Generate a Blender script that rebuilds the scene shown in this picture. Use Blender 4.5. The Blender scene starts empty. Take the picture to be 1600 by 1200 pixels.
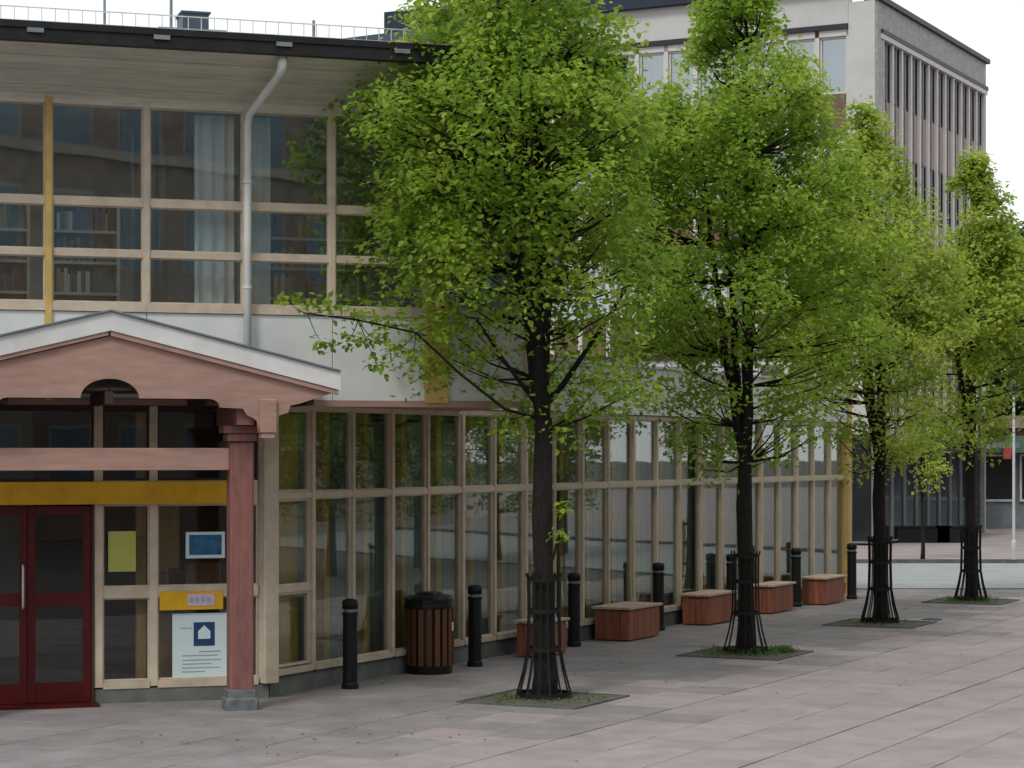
import bpy, bmesh, math, random
from mathutils import Vector, Matrix, noise
R = math.radians
random.seed(7)
scene = bpy.context.scene
C = scene.collection

# ---------------------------------------------------------------- camera, sky, sun
F = 3437.0          # focal length in pixels of the 1600 px wide photograph
H = 2.6             # eye height
HOR = 705.0         # horizon row
cam_d = bpy.data.cameras.new('camera')
cam = bpy.data.objects.new('camera', cam_d)
C.objects.link(cam)
cam.location = (0, 0, H)
cam.rotation_euler = (R(90), 0, 0)
cam_d.sensor_width = 36.0
cam_d.lens = 36.0 * F / 1600.0
cam_d.shift_y = (HOR - 600.0) / 1600.0
cam_d.clip_end = 3000
cam_d.clip_start = 0.1
scene.camera = cam

world = bpy.data.worlds.new("World")
scene.world = world
world.use_nodes = True
wn = world.node_tree
wn.nodes.clear()
wo = wn.nodes.new('ShaderNodeOutputWorld')
wb = wn.nodes.new('ShaderNodeBackground')
sky = wn.nodes.new('ShaderNodeTexSky')
sky.sky_type = 'NISHITA'
sky.sun_disc = False
sky.sun_elevation = R(48)
sky.sun_rotation = R(205)
wm = wn.nodes.new('ShaderNodeMix'); wm.data_type = 'RGBA'
wm.inputs[0].default_value = 0.88
wm.inputs[7].default_value = (10.6, 10.9, 11.2, 1)      # thick white cloud cover
wn.links.new(sky.outputs[0], wm.inputs[6])
wn.links.new(wm.outputs[2], wb.inputs[0])
wb.inputs[1].default_value = 0.11
wn.links.new(wb.outputs[0], wo.inputs[0])

sun_d = bpy.data.lights.new('sun', 'SUN')
sun_d.energy = 1.4
sun_d.angle = R(14)
sun_d.color = (1.0, 0.97, 0.92)
sun = bpy.data.objects.new('sun', sun_d)
C.objects.link(sun)
# light comes from behind the camera, a little to the right
az = R(205); el = R(48)
sd = Vector((math.sin(az) * math.cos(el) * -1 * -1, math.cos(az) * math.cos(el), math.sin(el)))
sun.rotation_euler = sd.to_track_quat('Z', 'Y').to_euler()

scene.view_settings.view_transform = 'Standard'
scene.view_settings.look = 'None'
scene.view_settings.exposure = -0.05
scene.view_settings.gamma = 1.0
scene.view_settings.use_curve_mapping = False
scene.render.engine = 'CYCLES'
scene.cycles.max_bounces = 8
scene.cycles.transparent_max_bounces = 16

# ---------------------------------------------------------------- helpers
def at(px, py, Y):
    """a pixel of the photograph at distance Y -> point"""
    return Vector(((px - 800) / F * Y, Y, H - (py - HOR) / F * Y))
def gnd(px, py):
    Y = F * H / (py - HOR)
    return Vector(((px - 800) / F * Y, Y, 0))

def tag(o, label=None, cat=None, group=None, kind=None):
    if label: o['label'] = label
    if cat: o['category'] = cat
    if group: o['group'] = group
    if kind: o['kind'] = kind
    return o
def empty(name, loc=(0, 0, 0), rz=0, **k):
    o = bpy.data.objects.new(name, None)
    o.empty_display_size = 0.2
    C.objects.link(o)
    o.location = loc; o.rotation_euler = (0, 0, rz)
    return tag(o, **k)
def link(name, mesh, parent=None, loc=(0, 0, 0), rz=0, **k):
    o = bpy.data.objects.new(name, mesh)
    C.objects.link(o)
    o.location = loc; o.rotation_euler = (0, 0, rz)
    if parent: o.parent = parent
    return tag(o, **k)
def copy_tree(o, parent=None):
    c = o.copy(); C.objects.link(c); c.parent = parent
    for ch in kids[o] if o in kids else [x for x in bpy.data.objects if x.parent == o]:
        copy_tree(ch, c)
    return c
kids = {}

class MB:
    """collects boxes, prisms and tubes, then makes ONE mesh"""
    def __init__(s): s.v = []; s.f = []; s.m = []
    def add(s, vs, fs, mi=0):
        b = len(s.v); s.v += [tuple(v) for v in vs]
        s.f += [tuple(b + i for i in f) for f in fs]; s.m += [mi] * len(fs)
        return s
    def box(s, x0, x1, y0, y1, z0, z1, mi=0, M=None):
        vs = [Vector(p) for p in ((x0,y0,z0),(x1,y0,z0),(x1,y1,z0),(x0,y1,z0),(x0,y0,z1),(x1,y0,z1),(x1,y1,z1),(x0,y1,z1))]
        if M is not None: vs = [M @ v for v in vs]
        return s.add(vs, [(0,3,2,1),(4,5,6,7),(0,1,5,4),(1,2,6,5),(2,3,7,6),(3,0,4,7)], mi)
    def bbox(s, x0, x1, y0, y1, z0, z1, b=0.01, mi=0):
        """box with chamfered vertical and top edges"""
        def ring(z, i):
            return [(x0+i+b,y0+i,z),(x1-i-b,y0+i,z),(x1-i,y0+i+b,z),(x1-i,y1-i-b,z),(x1-i-b,y1-i,z),(x0+i+b,y1-i,z),(x0+i,y1-i-b,z),(x0+i,y0+i+b,z)]
        rs = [ring(z0, 0), ring(z1-b, 0), ring(z1, b)]
        vs = sum(rs, [])
        fs = []
        for k in range(2):
            for j in range(8):
                a = k*8+j; c = k*8+(j+1) % 8
                fs.append((a, c, c+8, a+8))
        fs.append(tuple(range(16, 24))); fs.append(tuple(range(7, -1, -1)))
        return s.add(vs, fs, mi)
    def prism(s, poly, y0, y1, mi=0):
        """polygon in xz extruded in y (poly counterclockwise seen from -y)"""
        n = len(poly)
        vs = [(x, y0, z) for x, z in poly] + [(x, y1, z) for x, z in poly]
        fs = [tuple(range(n)), tuple(range(2*n-1, n-1, -1))]
        for i in range(n):
            j = (i+1) % n
            fs.append((i, i+n, j+n, j))
        return s.add(vs, fs, mi)
    def tube(s, pts, rad, n=8, mi=0, cap=True, wob=0):
        pts = [Vector(p) for p in pts]
        if not isinstance(rad, (list, tuple)): rad = [rad]*len(pts)
        vs = []; fs = []
        for i, p in enumerate(pts):
            a = pts[max(0, i-1)]; b = pts[min(len(pts)-1, i+1)]
            d = (b-a).normalized()
            u = d.cross(Vector((0, 1, 0.001)))
            if u.length < 0.1: u = d.cross(Vector((1, 0, 0)))
            u.normalize(); w = d.cross(u).normalized()
            for k in range(n):
                t = 2*math.pi*k/n
                r = rad[i]
                if wob: r *= 1 + wob*noise.noise(Vector((math.cos(t)*2, math.sin(t)*2, p.z*1.3+p.x)))
                vs.append(p + u*math.cos(t)*r + w*math.sin(t)*r)
        for i in range(len(pts)-1):
            for k in range(n):
                a = i*n+k; b = i*n+(k+1) % n
                fs.append((a, b, b+n, a+n))
        if cap:
            fs.append(tuple(range(n-1, -1, -1)))
            fs.append(tuple((len(pts)-1)*n+k for k in range(n)))
        return s.add(vs, fs, mi)
    def lathe(s, prof, n=20, mi=0, cx=0, cy=0):
        vs = []; fs = []
        for r, z in prof:
            for k in range(n):
                t = 2*math.pi*k/n
                vs.append((cx+math.cos(t)*r, cy+math.sin(t)*r, z))
        for i in range(len(prof)-1):
            for k in range(n):
                a = i*n+k; b = i*n+(k+1) % n
                fs.append((a, b, b+n, a+n))
        fs.append(tuple(range(n-1, -1, -1)))
        fs.append(tuple((len(prof)-1)*n+k for k in range(n)))
        return s.add(vs, fs, mi)
    def mesh(s, name, mats, smooth=False):
        me = bpy.data.meshes.new(name)
        me.from_pydata(s.v, [], s.f)
        if not isinstance(mats, (list, tuple)): mats = [mats]
        for m in mats: me.materials.append(m)
        if len(mats) > 1: me.polygons.foreach_set('material_index', s.m)
        if smooth: me.polygons.foreach_set('use_smooth', [True]*len(me.polygons))
        me.update()
        return me
    def obj(s, name, mats, parent=None, loc=(0,0,0), rz=0, smooth=False, **k):
        return link(name, s.mesh(name, mats, smooth), parent, loc, rz, **k)

# ---------------------------------------------------------------- materials
def mat(name, col, rough=0.7, var=0.12, scale=3.0, bump=0.0, bscale=60.0, metal=0.0, spec=0.3,
        island=0.0, world=False, tint=None, stretch=None, col2=None, detail=6, dirt=0.0):
    m = bpy.data.materials.new(name); m.use_nodes = True
    nt = m.node_tree; N = nt.nodes; L = nt.links
    p = N['Principled BSDF']
    p.inputs['Roughness'].default_value = rough
    p.inputs['Metallic'].default_value = metal
    p.inputs['Specular IOR Level'].default_value = spec
    tc = N.new('ShaderNodeTexCoord'); vec = tc.outputs['Object']
    gp = N.new('ShaderNodeNewGeometry')
    if world: vec = gp.outputs['Position']
    if stretch:
        mp = N.new('ShaderNodeMapping'); mp.inputs['Scale'].default_value = stretch
        L.new(vec, mp.inputs[0]); vec = mp.outputs[0]
    nz = N.new('ShaderNodeTexNoise'); nz.inputs['Scale'].default_value = scale
    nz.inputs['Detail'].default_value = detail; nz.inputs['Roughness'].default_value = 0.6
    L.new(vec, nz.inputs['Vector'])
    cr = N.new('ShaderNodeValToRGB')
    c2 = col2 or [c*(1-2.2*var) for c in col]
    c1 = [min(1, c*(1+var)) for c in col]
    cr.color_ramp.elements[0].color = (*c2, 1); cr.color_ramp.elements[0].position = 0.28
    cr.color_ramp.elements[1].color = (*c1, 1); cr.color_ramp.elements[1].position = 0.72
    L.new(nz.outputs[0], cr.inputs[0])
    out = cr.outputs[0]
    if dirt:
        n3 = N.new('ShaderNodeTexNoise'); n3.inputs['Scale'].default_value = 0.9; n3.inputs['Detail'].default_value = 9
        n3.inputs['Roughness'].default_value = 0.7
        L.new(gp.outputs['Position'], n3.inputs['Vector'])
        mr = N.new('ShaderNodeMapRange'); mr.inputs[1].default_value = 0.4; mr.inputs[2].default_value = 0.75
        mr.inputs[3].default_value = 0.0; mr.inputs[4].default_value = dirt
        L.new(n3.outputs[0], mr.inputs[0])
        mx = N.new('ShaderNodeMix'); mx.data_type = 'RGBA'
        mx.inputs[7].default_value = (0.08, 0.075, 0.065, 1)
        L.new(mr.outputs[0], mx.inputs[0]); L.new(out, mx.inputs[6]); out = mx.outputs[2]
    if island:
        ge = N.new('ShaderNodeNewGeometry'); oi = N.new('ShaderNodeObjectInfo')
        ad = N.new('ShaderNodeMath'); ad.operation = 'ADD'
        L.new(ge.outputs['Random Per Island'], ad.inputs[0]); L.new(oi.outputs['Random'], ad.inputs[1])
        fr = N.new('ShaderNodeMath'); fr.operation = 'FRACT'; L.new(ad.outputs[0], fr.inputs[0])
        mr = N.new('ShaderNodeMapRange'); mr.inputs[3].default_value = 1-island; mr.inputs[4].default_value = 1+island
        L.new(fr.outputs[0], mr.inputs[0])
        hs = N.new('ShaderNodeHueSaturation')
        L.new(mr.outputs[0], hs.inputs['Value']); L.new(out, hs.inputs['Color']); out = hs.outputs[0]
    L.new(out, p.inputs['Base Color'])
    if bump:
        n2 = N.new('ShaderNodeTexNoise'); n2.inputs['Scale'].default_value = bscale; n2.inputs['Detail'].default_value = 5
        L.new(vec, n2.inputs['Vector'])
        bp = N.new('ShaderNodeBump'); bp.inputs['Strength'].default_value = bump; bp.inputs['Distance'].default_value = 0.02
        L.new(n2.outputs[0], bp.inputs['Height']); L.new(bp.outputs[0], p.inputs['Normal'])
    return m

def glass_mat(name, tint=(0.75, 0.8, 0.78), base=0.14, rough=0.015, wav=0.15):
    m = bpy.data.materials.new(name); m.use_nodes = True
    nt = m.node_tree; N = nt.nodes; L = nt.links
    N.clear()
    o = N.new('ShaderNodeOutputMaterial')
    g = N.new('ShaderNodeBsdfGlossy'); g.inputs['Roughness'].default_value = rough
    g.inputs['Color'].default_value = (0.95, 0.97, 0.97, 1)
    t = N.new('ShaderNodeBsdfTransparent'); t.inputs[0].default_value = (*tint, 1)
    fr = N.new('ShaderNodeFresnel')
    gb = N.new('ShaderNodeNewGeometry'); io = N.new('ShaderNodeMapRange'); io.inputs[3].default_value = 1.5; io.inputs[4].default_value = 1/1.5
    L.new(gb.outputs['Backfacing'], io.inputs[0]); L.new(io.outputs[0], fr.inputs[0])
    mr = N.new('ShaderNodeMapRange'); mr.inputs[3].default_value = base; mr.inputs[4].default_value = 1.0
    L.new(fr.outputs[0], mr.inputs[0])
    mx = N.new('ShaderNodeMixShader')
    L.new(mr.outputs[0], mx.inputs[0]); L.new(t.outputs[0], mx.inputs[1]); L.new(g.outputs[0], mx.inputs[2])
    L.new(mx.outputs[0], o.inputs[0])
    tc = N.new('ShaderNodeTexCoord'); nz = N.new('ShaderNodeTexNoise'); nz.inputs['Scale'].default_value = 1.3
    nz.inputs['Detail'].default_value = 1
    bp = N.new('ShaderNodeBump'); bp.inputs['Strength'].default_value = wav; bp.inputs['Distance'].default_value = 0.004
    L.new(tc.outputs['Object'], nz.inputs['Vector']); L.new(nz.outputs[0], bp.inputs['Height']); L.new(bp.outputs[0], g.inputs['Normal'])
    return m

def leaf_mat(name, dark, light, yellow):
    m = bpy.data.materials.new(name); m.use_nodes = True
    nt = m.node_tree; N = nt.nodes; L = nt.links
    N.clear()
    o = N.new('ShaderNodeOutputMaterial')
    ge = N.new('ShaderNodeNewGeometry'); tc = N.new('ShaderNodeTexCoord')
    cr = N.new('ShaderNodeValToRGB')
    e = cr.color_ramp.elements
    e[0].color = (*dark, 1); e[0].position = 0.0
    e[1].color = (*light, 1); e[1].position = 0.6
    e2 = e.new(1.0); e2.color = (*yellow, 1)
    nz = N.new('ShaderNodeTexNoise'); nz.inputs['Scale'].default_value = 1.6; nz.inputs['Detail'].default_value = 3
    L.new(tc.outputs['Object'], nz.inputs['Vector'])
    ma = N.new('ShaderNodeMath'); ma.operation = 'MULTIPLY_ADD'; ma.inputs[1].default_value = 0.55
    L.new(ge.outputs['Random Per Island'], ma.inputs[0])
    m2 = N.new('ShaderNodeMath'); m2.operation = 'MULTIPLY_ADD'; m2.inputs[1].default_value = 1.5; m2.inputs[2].default_value = -0.5
    L.new(nz.outputs[0], m2.inputs[0]); L.new(m2.outputs[0], ma.inputs[2])
    L.new(ma.outputs[0], cr.inputs[0])
    p = N.new('ShaderNodeBsdfPrincipled'); p.inputs['Roughness'].default_value = 0.55
    p.inputs['Specular IOR Level'].default_value = 0.25
    L.new(cr.outputs[0], p.inputs['Base Color'])
    tr = N.new('ShaderNodeBsdfTranslucent')
    hs = N.new('ShaderNodeHueSaturation'); hs.inputs['Value'].default_value = 1.6; hs.inputs['Hue'].default_value = 0.49
    L.new(cr.outputs[0], hs.inputs['Color']); L.new(hs.outputs[0], tr.inputs[0])
    mx = N.new('ShaderNodeMixShader'); mx.inputs[0].default_value = 0.5
    L.new(p.outputs[0], mx.inputs[1]); L.new(tr.outputs[0], mx.inputs[2]); L.new(mx.outputs[0], o.inputs[0])
    return m

M = {}
M['cream'] = mat('cream_paint', (0.60, 0.50, 0.385), 0.55, 0.10, 5, dirt=0.2, island=0.05)
M['white_panel'] = mat('white_panel', (0.69, 0.70, 0.69), 0.6, 0.05, 2, 0.05, 80, dirt=0.16)
M['white_paint'] = mat('white_paint', (0.68, 0.68, 0.66), 0.5, 0.06, 4, dirt=0.18)
M['soffit'] = mat('soffit_board_paint', (0.66, 0.62, 0.52), 0.65, 0.10, 2.5, stretch=(1, 8, 8), island=0.09, dirt=0.2)
M['ochre'] = mat('ochre_paint', (0.60, 0.41, 0.13), 0.55, 0.12, 4, dirt=0.2)
M['yellow'] = mat('yellow_sign_paint', (0.72, 0.40, 0.02), 0.45, 0.10, 4)
M['pink_wood'] = mat('pink_painted_wood', (0.40, 0.245, 0.195), 0.6, 0.10, 3, 0.08, 30, stretch=(1, 4, 6), dirt=0.18)
M['red_wood'] = mat('red_painted_wood', (0.25, 0.105, 0.09), 0.6, 0.14, 4, 0.08, 40, stretch=(5, 5, 1), dirt=0.2)
M['door_red'] = mat('door_red_paint', (0.08, 0.005, 0.005), 0.4, 0.12, 4)
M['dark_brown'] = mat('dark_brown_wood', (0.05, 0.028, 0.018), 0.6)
M['inner_post'] = mat('inner_post_ochre_wood', (0.48, 0.29, 0.08), 0.5, 0.12, 5, stretch=(6, 6, 1))
M['gutter'] = mat('black_gutter', (0.014, 0.013, 0.014), 0.5, 0.3, 6)
M['grey_metal'] = mat('grey_metal', (0.22, 0.25, 0.27), 0.45, 0.12, 5, metal=0.3)
M['pale_metal'] = mat('pale_metal', (0.55, 0.56, 0.56), 0.45, 0.1, 5)
M['slate'] = mat('slate_blue_metal', (0.075, 0.095, 0.125), 0.5, 0.12, 3)
M['navy'] = mat('navy_roof_metal', (0.02, 0.028, 0.05), 0.55, 0.12, 3)
M['concrete'] = mat('plinth_concrete', (0.17, 0.18, 0.17), 0.9, 0.2, 3, 0.25, 60, dirt=0.4)
M['stone_foot'] = mat('post_foot_stone', (0.16, 0.175, 0.18), 0.85, 0.2, 8, 0.3, 60)
M['black'] = mat('black_iron', (0.008, 0.008, 0.009), 0.55, 0.3, 10, 0.15, 60)
M['bin_black'] = mat('bin_black_metal', (0.010, 0.010, 0.011), 0.35, 0.3, 10)
M['slat_wood'] = mat('bin_slat_wood', (0.13, 0.05, 0.022), 0.6, 0.2, 7, 0.15, 50, stretch=(8, 8, 1), island=0.28)
M['bench_wood'] = mat('bench_red_wood', (0.31, 0.105, 0.06), 0.65, 0.18, 5, 0.15, 50, stretch=(8, 8, 1), island=0.16)
M['bench_top'] = mat('bench_top_wood', (0.50, 0.37, 0.28), 0.65, 0.12, 5, 0.1, 50, stretch=(1, 8, 8), island=0.10)
M['office_wall'] = mat('pale_office_panel', (0.53, 0.52, 0.50), 0.75, 0.05, 0.8, 0.04, 30, dirt=0.15)
M['office_side'] = mat('grey_exposed_aggregate', (0.36, 0.355, 0.335), 0.85, 0.16, 9, 0.15, 20)
M['office_fin'] = mat('pale_fin', (0.55, 0.53, 0.51), 0.7, 0.05, 2)
M['spandrel_brown'] = mat('brown_spandrel', (0.17, 0.105, 0.075), 0.6, 0.12, 3)
M['spandrel_pink'] = mat('pinkish_spandrel', (0.33, 0.27, 0.255), 0.7, 0.10, 3)
M['dark_metal'] = mat('dark_metal_trim', (0.03, 0.033, 0.036), 0.5, 0.2, 3)
M['curtain'] = mat('grey_curtain', (0.27, 0.295, 0.28), 0.9, 0.12, 3, stretch=(6, 6, 0.6), island=0.12)
M['curtain_pale'] = mat('pale_curtain', (0.66, 0.69, 0.67), 0.9, 0.08, 3, stretch=(6, 6, 0.6))
M['interior'] = mat('interior_plaster', (0.50, 0.50, 0.47), 0.9, 0.1, 1)
M['interior_floor'] = mat('interior_floor', (0.16, 0.13, 0.10), 0.5, 0.1, 2)
M['shelf'] = mat('bookcase_birch', (0.55, 0.52, 0.40), 0.6, 0.08, 3)
M['bark'] = mat('tree_bark', (0.022, 0.018, 0.016), 0.95, 0.3, 9, 1.0, 22, stretch=(4, 4, 1))
M['soil'] = mat('tree_pit_soil', (0.13, 0.12, 0.10), 0.95, 0.3, 9, 0.8, 45, col2=(0.06, 0.075, 0.035))
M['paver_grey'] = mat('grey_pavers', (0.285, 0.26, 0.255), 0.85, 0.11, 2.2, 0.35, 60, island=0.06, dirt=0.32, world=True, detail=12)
M['paver_pink'] = mat('pinkish_pavers', (0.36, 0.308, 0.302), 0.85, 0.09, 2.2, 0.35, 60, island=0.05, dirt=0.24, world=True, detail=12)
M['joint'] = mat('paver_joint_grit', (0.15, 0.135, 0.13), 0.95, 0.25, 12, 0.3, 60)
M['asphalt'] = mat('pale_street_paving', (0.33, 0.345, 0.345), 0.9, 0.08, 1.5, 0.2, 80)
M['far_pave'] = mat('far_pavement', (0.32, 0.275, 0.265), 0.9, 0.1, 1.2, 0.2, 50)
M['kerb'] = mat('kerb_stone', (0.13, 0.13, 0.13), 0.9, 0.2, 4)
M['shop_grey'] = mat('shop_grey_cladding', (0.18, 0.21, 0.22), 0.6, 0.1, 2)
M['shop_roof'] = mat('shop_pinkish_roof', (0.36, 0.27, 0.23), 0.7, 0.15, 2)
M['red_sign'] = mat('red_sign', (0.45, 0.05, 0.06), 0.5)
M['plaster_far'] = mat('pale_plaster', (0.5, 0.5, 0.48), 0.8, 0.05, 1)
M['paper_lime'] = mat('lime_paper', (0.46, 0.47, 0.12), 0.8, 0.05, 3)
M['paper_white'] = mat('pale_paper', (0.62, 0.74, 0.74), 0.8, 0.04, 2)
M['paper_blue'] = mat('blue_print', (0.01, 0.045, 0.12), 0.6, 0.3, 9, col2=(0.04, 0.17, 0.30))
M['ink_blue'] = mat('dark_blue_print', (0.02, 0.06, 0.16), 0.6, 0.1, 4)
M['ink_grey'] = mat('grey_print', (0.32, 0.38, 0.40), 0.7, 0.1, 4)
M['paper_lilac'] = mat('lilac_label', (0.62, 0.50, 0.62), 0.7, 0.1, 14)
M['card_brown'] = mat('brown_cardboard', (0.26, 0.14, 0.07), 0.8, 0.2, 9)
M['brick_brown'] = mat('brown_brick', (0.25, 0.20, 0.16), 0.85, 0.2, 2, 0.2, 30)
M['blue_glass'] = mat('blue_window', (0.05, 0.14, 0.20), 0.15, 0.3, 0.8, spec=0.8)
M['tan_render'] = mat('tan_render', (0.36, 0.33, 0.29), 0.85, 0.1, 1)
M['dark_glass'] = mat('dark_window', (0.018, 0.02, 0.024), 0.1, 0.2, 0.8, spec=0.6)
M['glass'] = glass_mat('window_glass', (0.86, 0.91, 0.885), 0.05)
M['glass_dim'] = glass_mat('porch_glass', (0.80, 0.82, 0.82), 0.01)
M['glass_up'] = glass_mat('upper_window_glass', (0.92, 0.95, 0.95), 0.10)
M['office_glass'] = glass_mat('office_glass', (0.62, 0.70, 0.74), 0.25, 0.03, 0.3)
M['office_side_glass'] = mat('office_side_glass', (0.030, 0.030, 0.034), 0.3, 0.3, 0.6, spec=0.4)
M['leaf'] = leaf_mat('linden_leaves', (0.09, 0.19, 0.026), (0.235, 0.36, 0.042), (0.41, 0.48, 0.08))
M['leaf_y'] = leaf_mat('linden_leaves_yellowish', (0.13, 0.22, 0.034), (0.31, 0.40, 0.06), (0.45, 0.48, 0.11))
M['leaf_far'] = leaf_mat('distant_leaves', (0.03, 0.07, 0.02), (0.06, 0.12, 0.035), (0.11, 0.17, 0.05))
M['weed'] = leaf_mat('weeds', (0.035, 0.09, 0.012), (0.08, 0.17, 0.02), (0.14, 0.22, 0.03))

# ---------------------------------------------------------------- frames
P0 = Vector((-2.60, 23.23, 0))          # corner where the long glass wall meets the entrance wall
dB = Vector((0.457, 0.8895, 0)).normalized()
rB = math.atan2(dB.y, dB.x)
nB = Vector((dB.y, -dB.x, 0))
rA = rB - R(45) + R(0)
dA = Vector((math.cos(rA), math.sin(rA), 0))
nA = Vector((dA.y, -dA.x, 0))
def uv(p):
    q = Vector((p[0], p[1], 0)) - P0
    return q.dot(dB), q.dot(nB)
def fromuv(u, v, z=0):
    q = P0 + dB*u + nB*v
    return Vector((q.x, q.y, z))
def fromA(s, n, z=0):
    q = P0 + dA*s + nA*n
    return Vector((q.x, q.y, z))
ORD = ['first','second','third','fourth','fifth','sixth','seventh','eighth','ninth','tenth','eleventh','twelfth','thirteenth','fourteenth','fifteenth','sixteenth','seventeenth','eighteenth','nineteenth','twentieth','twenty first','twenty second']

# ---------------------------------------------------------------- ground, pavement, street
mb = MB()
mb.add([(-400,-200,-0.02),(400,-200,-0.02),(400,900,-0.02),(-400,900,-0.02)], [(0,1,2,3)])
mb.obj('ground', M['joint'], kind='structure')
pave = empty('pavement', (0, 0, 0), kind='structure')
SL = 0.70
def slab_mesh(m):
    b = MB(); g = 0.006
    b.bbox(g, SL-g, g, SL-g, -0.05, 0.0, 0.004)
    return b.mesh('paver', m)
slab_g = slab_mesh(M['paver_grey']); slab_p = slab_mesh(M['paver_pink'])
pits = [gnd(850, 1093), gnd(1165, 1022), gnd(1375, 975), gnd(1517, 940)]
cells = []
for i in range(-24, 32):
    for j in range(-18, 40):
        off = (j % 2)*0.5*SL
        u = i*SL + off; v = j*SL + 0.012*math.floor(j/3)     # a wider joint after every third row
        c = fromuv(u+SL/2, v+SL/2)
        Y = c.y
        if Y < 12 or Y > 41.5: continue
        uu, vv = uv(c)
        s = (c-P0).dot(dA); n = (c-P0).dot(nA)
        if uu > 0.4 and vv < -0.4: continue
        if uu <= 0.4 and n < -0.5: continue
        if abs(c.x) > 0.2328*Y + 3.0: continue
        py = HOR + F*H/Y; px = 800 + F*c.x/Y
        vis = -60 < px < 1660 and py < 1225
        cells.append((not vis, Y, i, j, u, v, vv))
cells.sort()
rest_g = MB(); rest_p = MB()
for k, (nv, Y, i, j, u, v, vv) in enumerate(cells):
    rr = random.random()
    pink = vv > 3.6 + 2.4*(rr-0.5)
    dz = random.uniform(-0.002, 0.0015)
    tx = random.uniform(-0.002, 0.002)
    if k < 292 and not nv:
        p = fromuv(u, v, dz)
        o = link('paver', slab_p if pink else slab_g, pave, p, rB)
        # local axes of the mesh: x along the wall, y away from it (mirrored), so turn it round
        p2 = fromuv(u, v+SL, dz)
        o.location = p2
        o.rotation_euler = (tx, tx, rB)
    else:
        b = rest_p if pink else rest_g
        Mx = Matrix.Translation(fromuv(u, v+SL, dz)) @ Matrix.Rotation(rB, 4, 'Z')
        g = 0.006
        vs = [Mx @ Vector(q) for q in ((g,g,0),(SL-g,g,0),(SL-g,SL-g,0),(g,SL-g,0),(g,g,-.05),(SL-g,g,-.05),(SL-g,SL-g,-.05),(g,SL-g,-.05))]
        b.add(vs, [(0,1,2,3),(0,4,5,1),(1,5,6,2),(2,6,7,3),(3,7,4,0)])
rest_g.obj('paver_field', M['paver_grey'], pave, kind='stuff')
rest_p.obj('paver_field', M['paver_pink'], pave, kind='stuff')

b = MB()
b.box(-30, 70, 41.6, 51.0, -0.3, 0.004)
b.obj('street', M['asphalt'], kind='structure')
b = MB()
b.box(-30, 70, 51.0, 51.16, -0.3, 0.09)
b.box(-30, 70, 41.44, 41.6, -0.3, 0.012)
b.obj('kerb', M['kerb'], kind='structure')
b = MB()
b.box(-60, 90, 51.16, 130, -0.3, 0.06)
b.obj('far_pavement', M['far_pave'], kind='structure')

# ---------------------------------------------------------------- library building
lib = empty('library_building', P0, 0, label='two storey pale library with cream framed glass walls and an overhanging dark edged roof', cat='building')
ZS, ZT, ZTOP = 0.227, 2.125, 3.11
NB = 22; BAY = 18.86/NB

def glazed(parent, rz, x0, x1, y, z0, z1, fm, gm, fw=0.028, fd=0.05, label=None, cache={}):
    """window part (frame) with its pane as a sub-part; local x along wall, -y outward"""
    w = round(x1-x0, 3); h = round(z1-z0, 3)
    key = (w, h, fm.name, gm.name, fw, fd)
    if key not in cache:
        f = MB()
        f.box(0, w, -fd/2, fd/2, 0, fw); f.box(0, w, -fd/2, fd/2, h-fw, h)
        f.box(0, fw, -fd/2+.001, fd/2-.001, fw, h-fw); f.box(w-fw, w, -fd/2+.001, fd/2-.001, fw, h-fw)
        g = MB(); g.box(fw-.004, w-fw+.004, -0.004, 0.004, fw-.004, h-fw+.004)
        cache[key] = (f.mesh('window', fm), g.mesh('pane', gm))
    fme, gme = cache[key]
    c, s_ = math.cos(rz), math.sin(rz)
    o = link('window', fme, parent, (c*x0 - s_*y, s_*x0 + c*y, z0), rz, label=label)
    link('pane', gme, o)
    return o

def lb(name, rz, m, *boxes, parent=None, bev=None, label=None, kind=None):
    q = MB()
    for bx in boxes: q.box(*bx)
    return q.obj(name, m, parent or lib, rz=rz, label=label, kind=kind)

# long ground floor glass wall (frame B), outward is local -y
for i in range(NB):
    x0 = i*BAY; x1 = x0+BAY
    tw = 0.036
    if i == 0:
        glazed(lib, rB, x0+0.10, x1-tw, 0.0, ZS+.07, 1.09, M['cream'], M['glass'], label='lower pane window with ochre post behind it')
        glazed(lib, rB, x0+0.10, x1-tw, 0.0, 1.15, ZT-.035, M['cream'], M['glass'])
        lb('transom', rB, M['cream'], (x0+.10, x1-tw, -.045, .045, 1.09, 1.15))
        glazed(lib, rB, x0+0.10, x1-tw, 0.0, ZT+.035, ZTOP-.06, M['cream'], M['glass'])
    else:
        glazed(lib, rB, x0+tw, x1-tw, 0.0, ZS+.055, ZT-.035, M['cream'], M['glass'], 0.016)
        glazed(lib, rB, x0+tw, x1-tw, 0.0, ZT+.035, ZTOP-.06, M['cream'], M['glass'], 0.016)
mul = MB(); mul.bbox(-.03, .03, -.065, .055, ZS, ZTOP-.002, .006); mulm = mul.mesh('mullion', M['cream'])
mul2 = MB(); mul2.bbox(-.022, .022, -.055, .055, ZS, ZTOP-.002, .005); mulm2 = mul2.mesh('mullion', M['cream'])
for i in range(1, NB):
    u = i*BAY
    wide = (i % 2 == 1)
    link('mullion', mulm if wide else mulm2, lib, (dB.x*u, dB.y*u, 0), rB)
trm = MB(); trm.box(.032, BAY-.032, -.05, .05, ZT-.035, ZT+.035); trmm = trm.mesh('transom', M['cream'])
slm = MB(); slm.box(.032, BAY-.032, -.07, .05, ZS-.01, ZS+.055); slmm = slm.mesh('sill', M['cream'])
for i in range(NB):
    u = i*BAY
    link('transom', trmm, lib, (dB.x*u, dB.y*u, 0), rB)
    link('sill', slmm, lib, (dB.x*u, dB.y*u, 0), rB)
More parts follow.
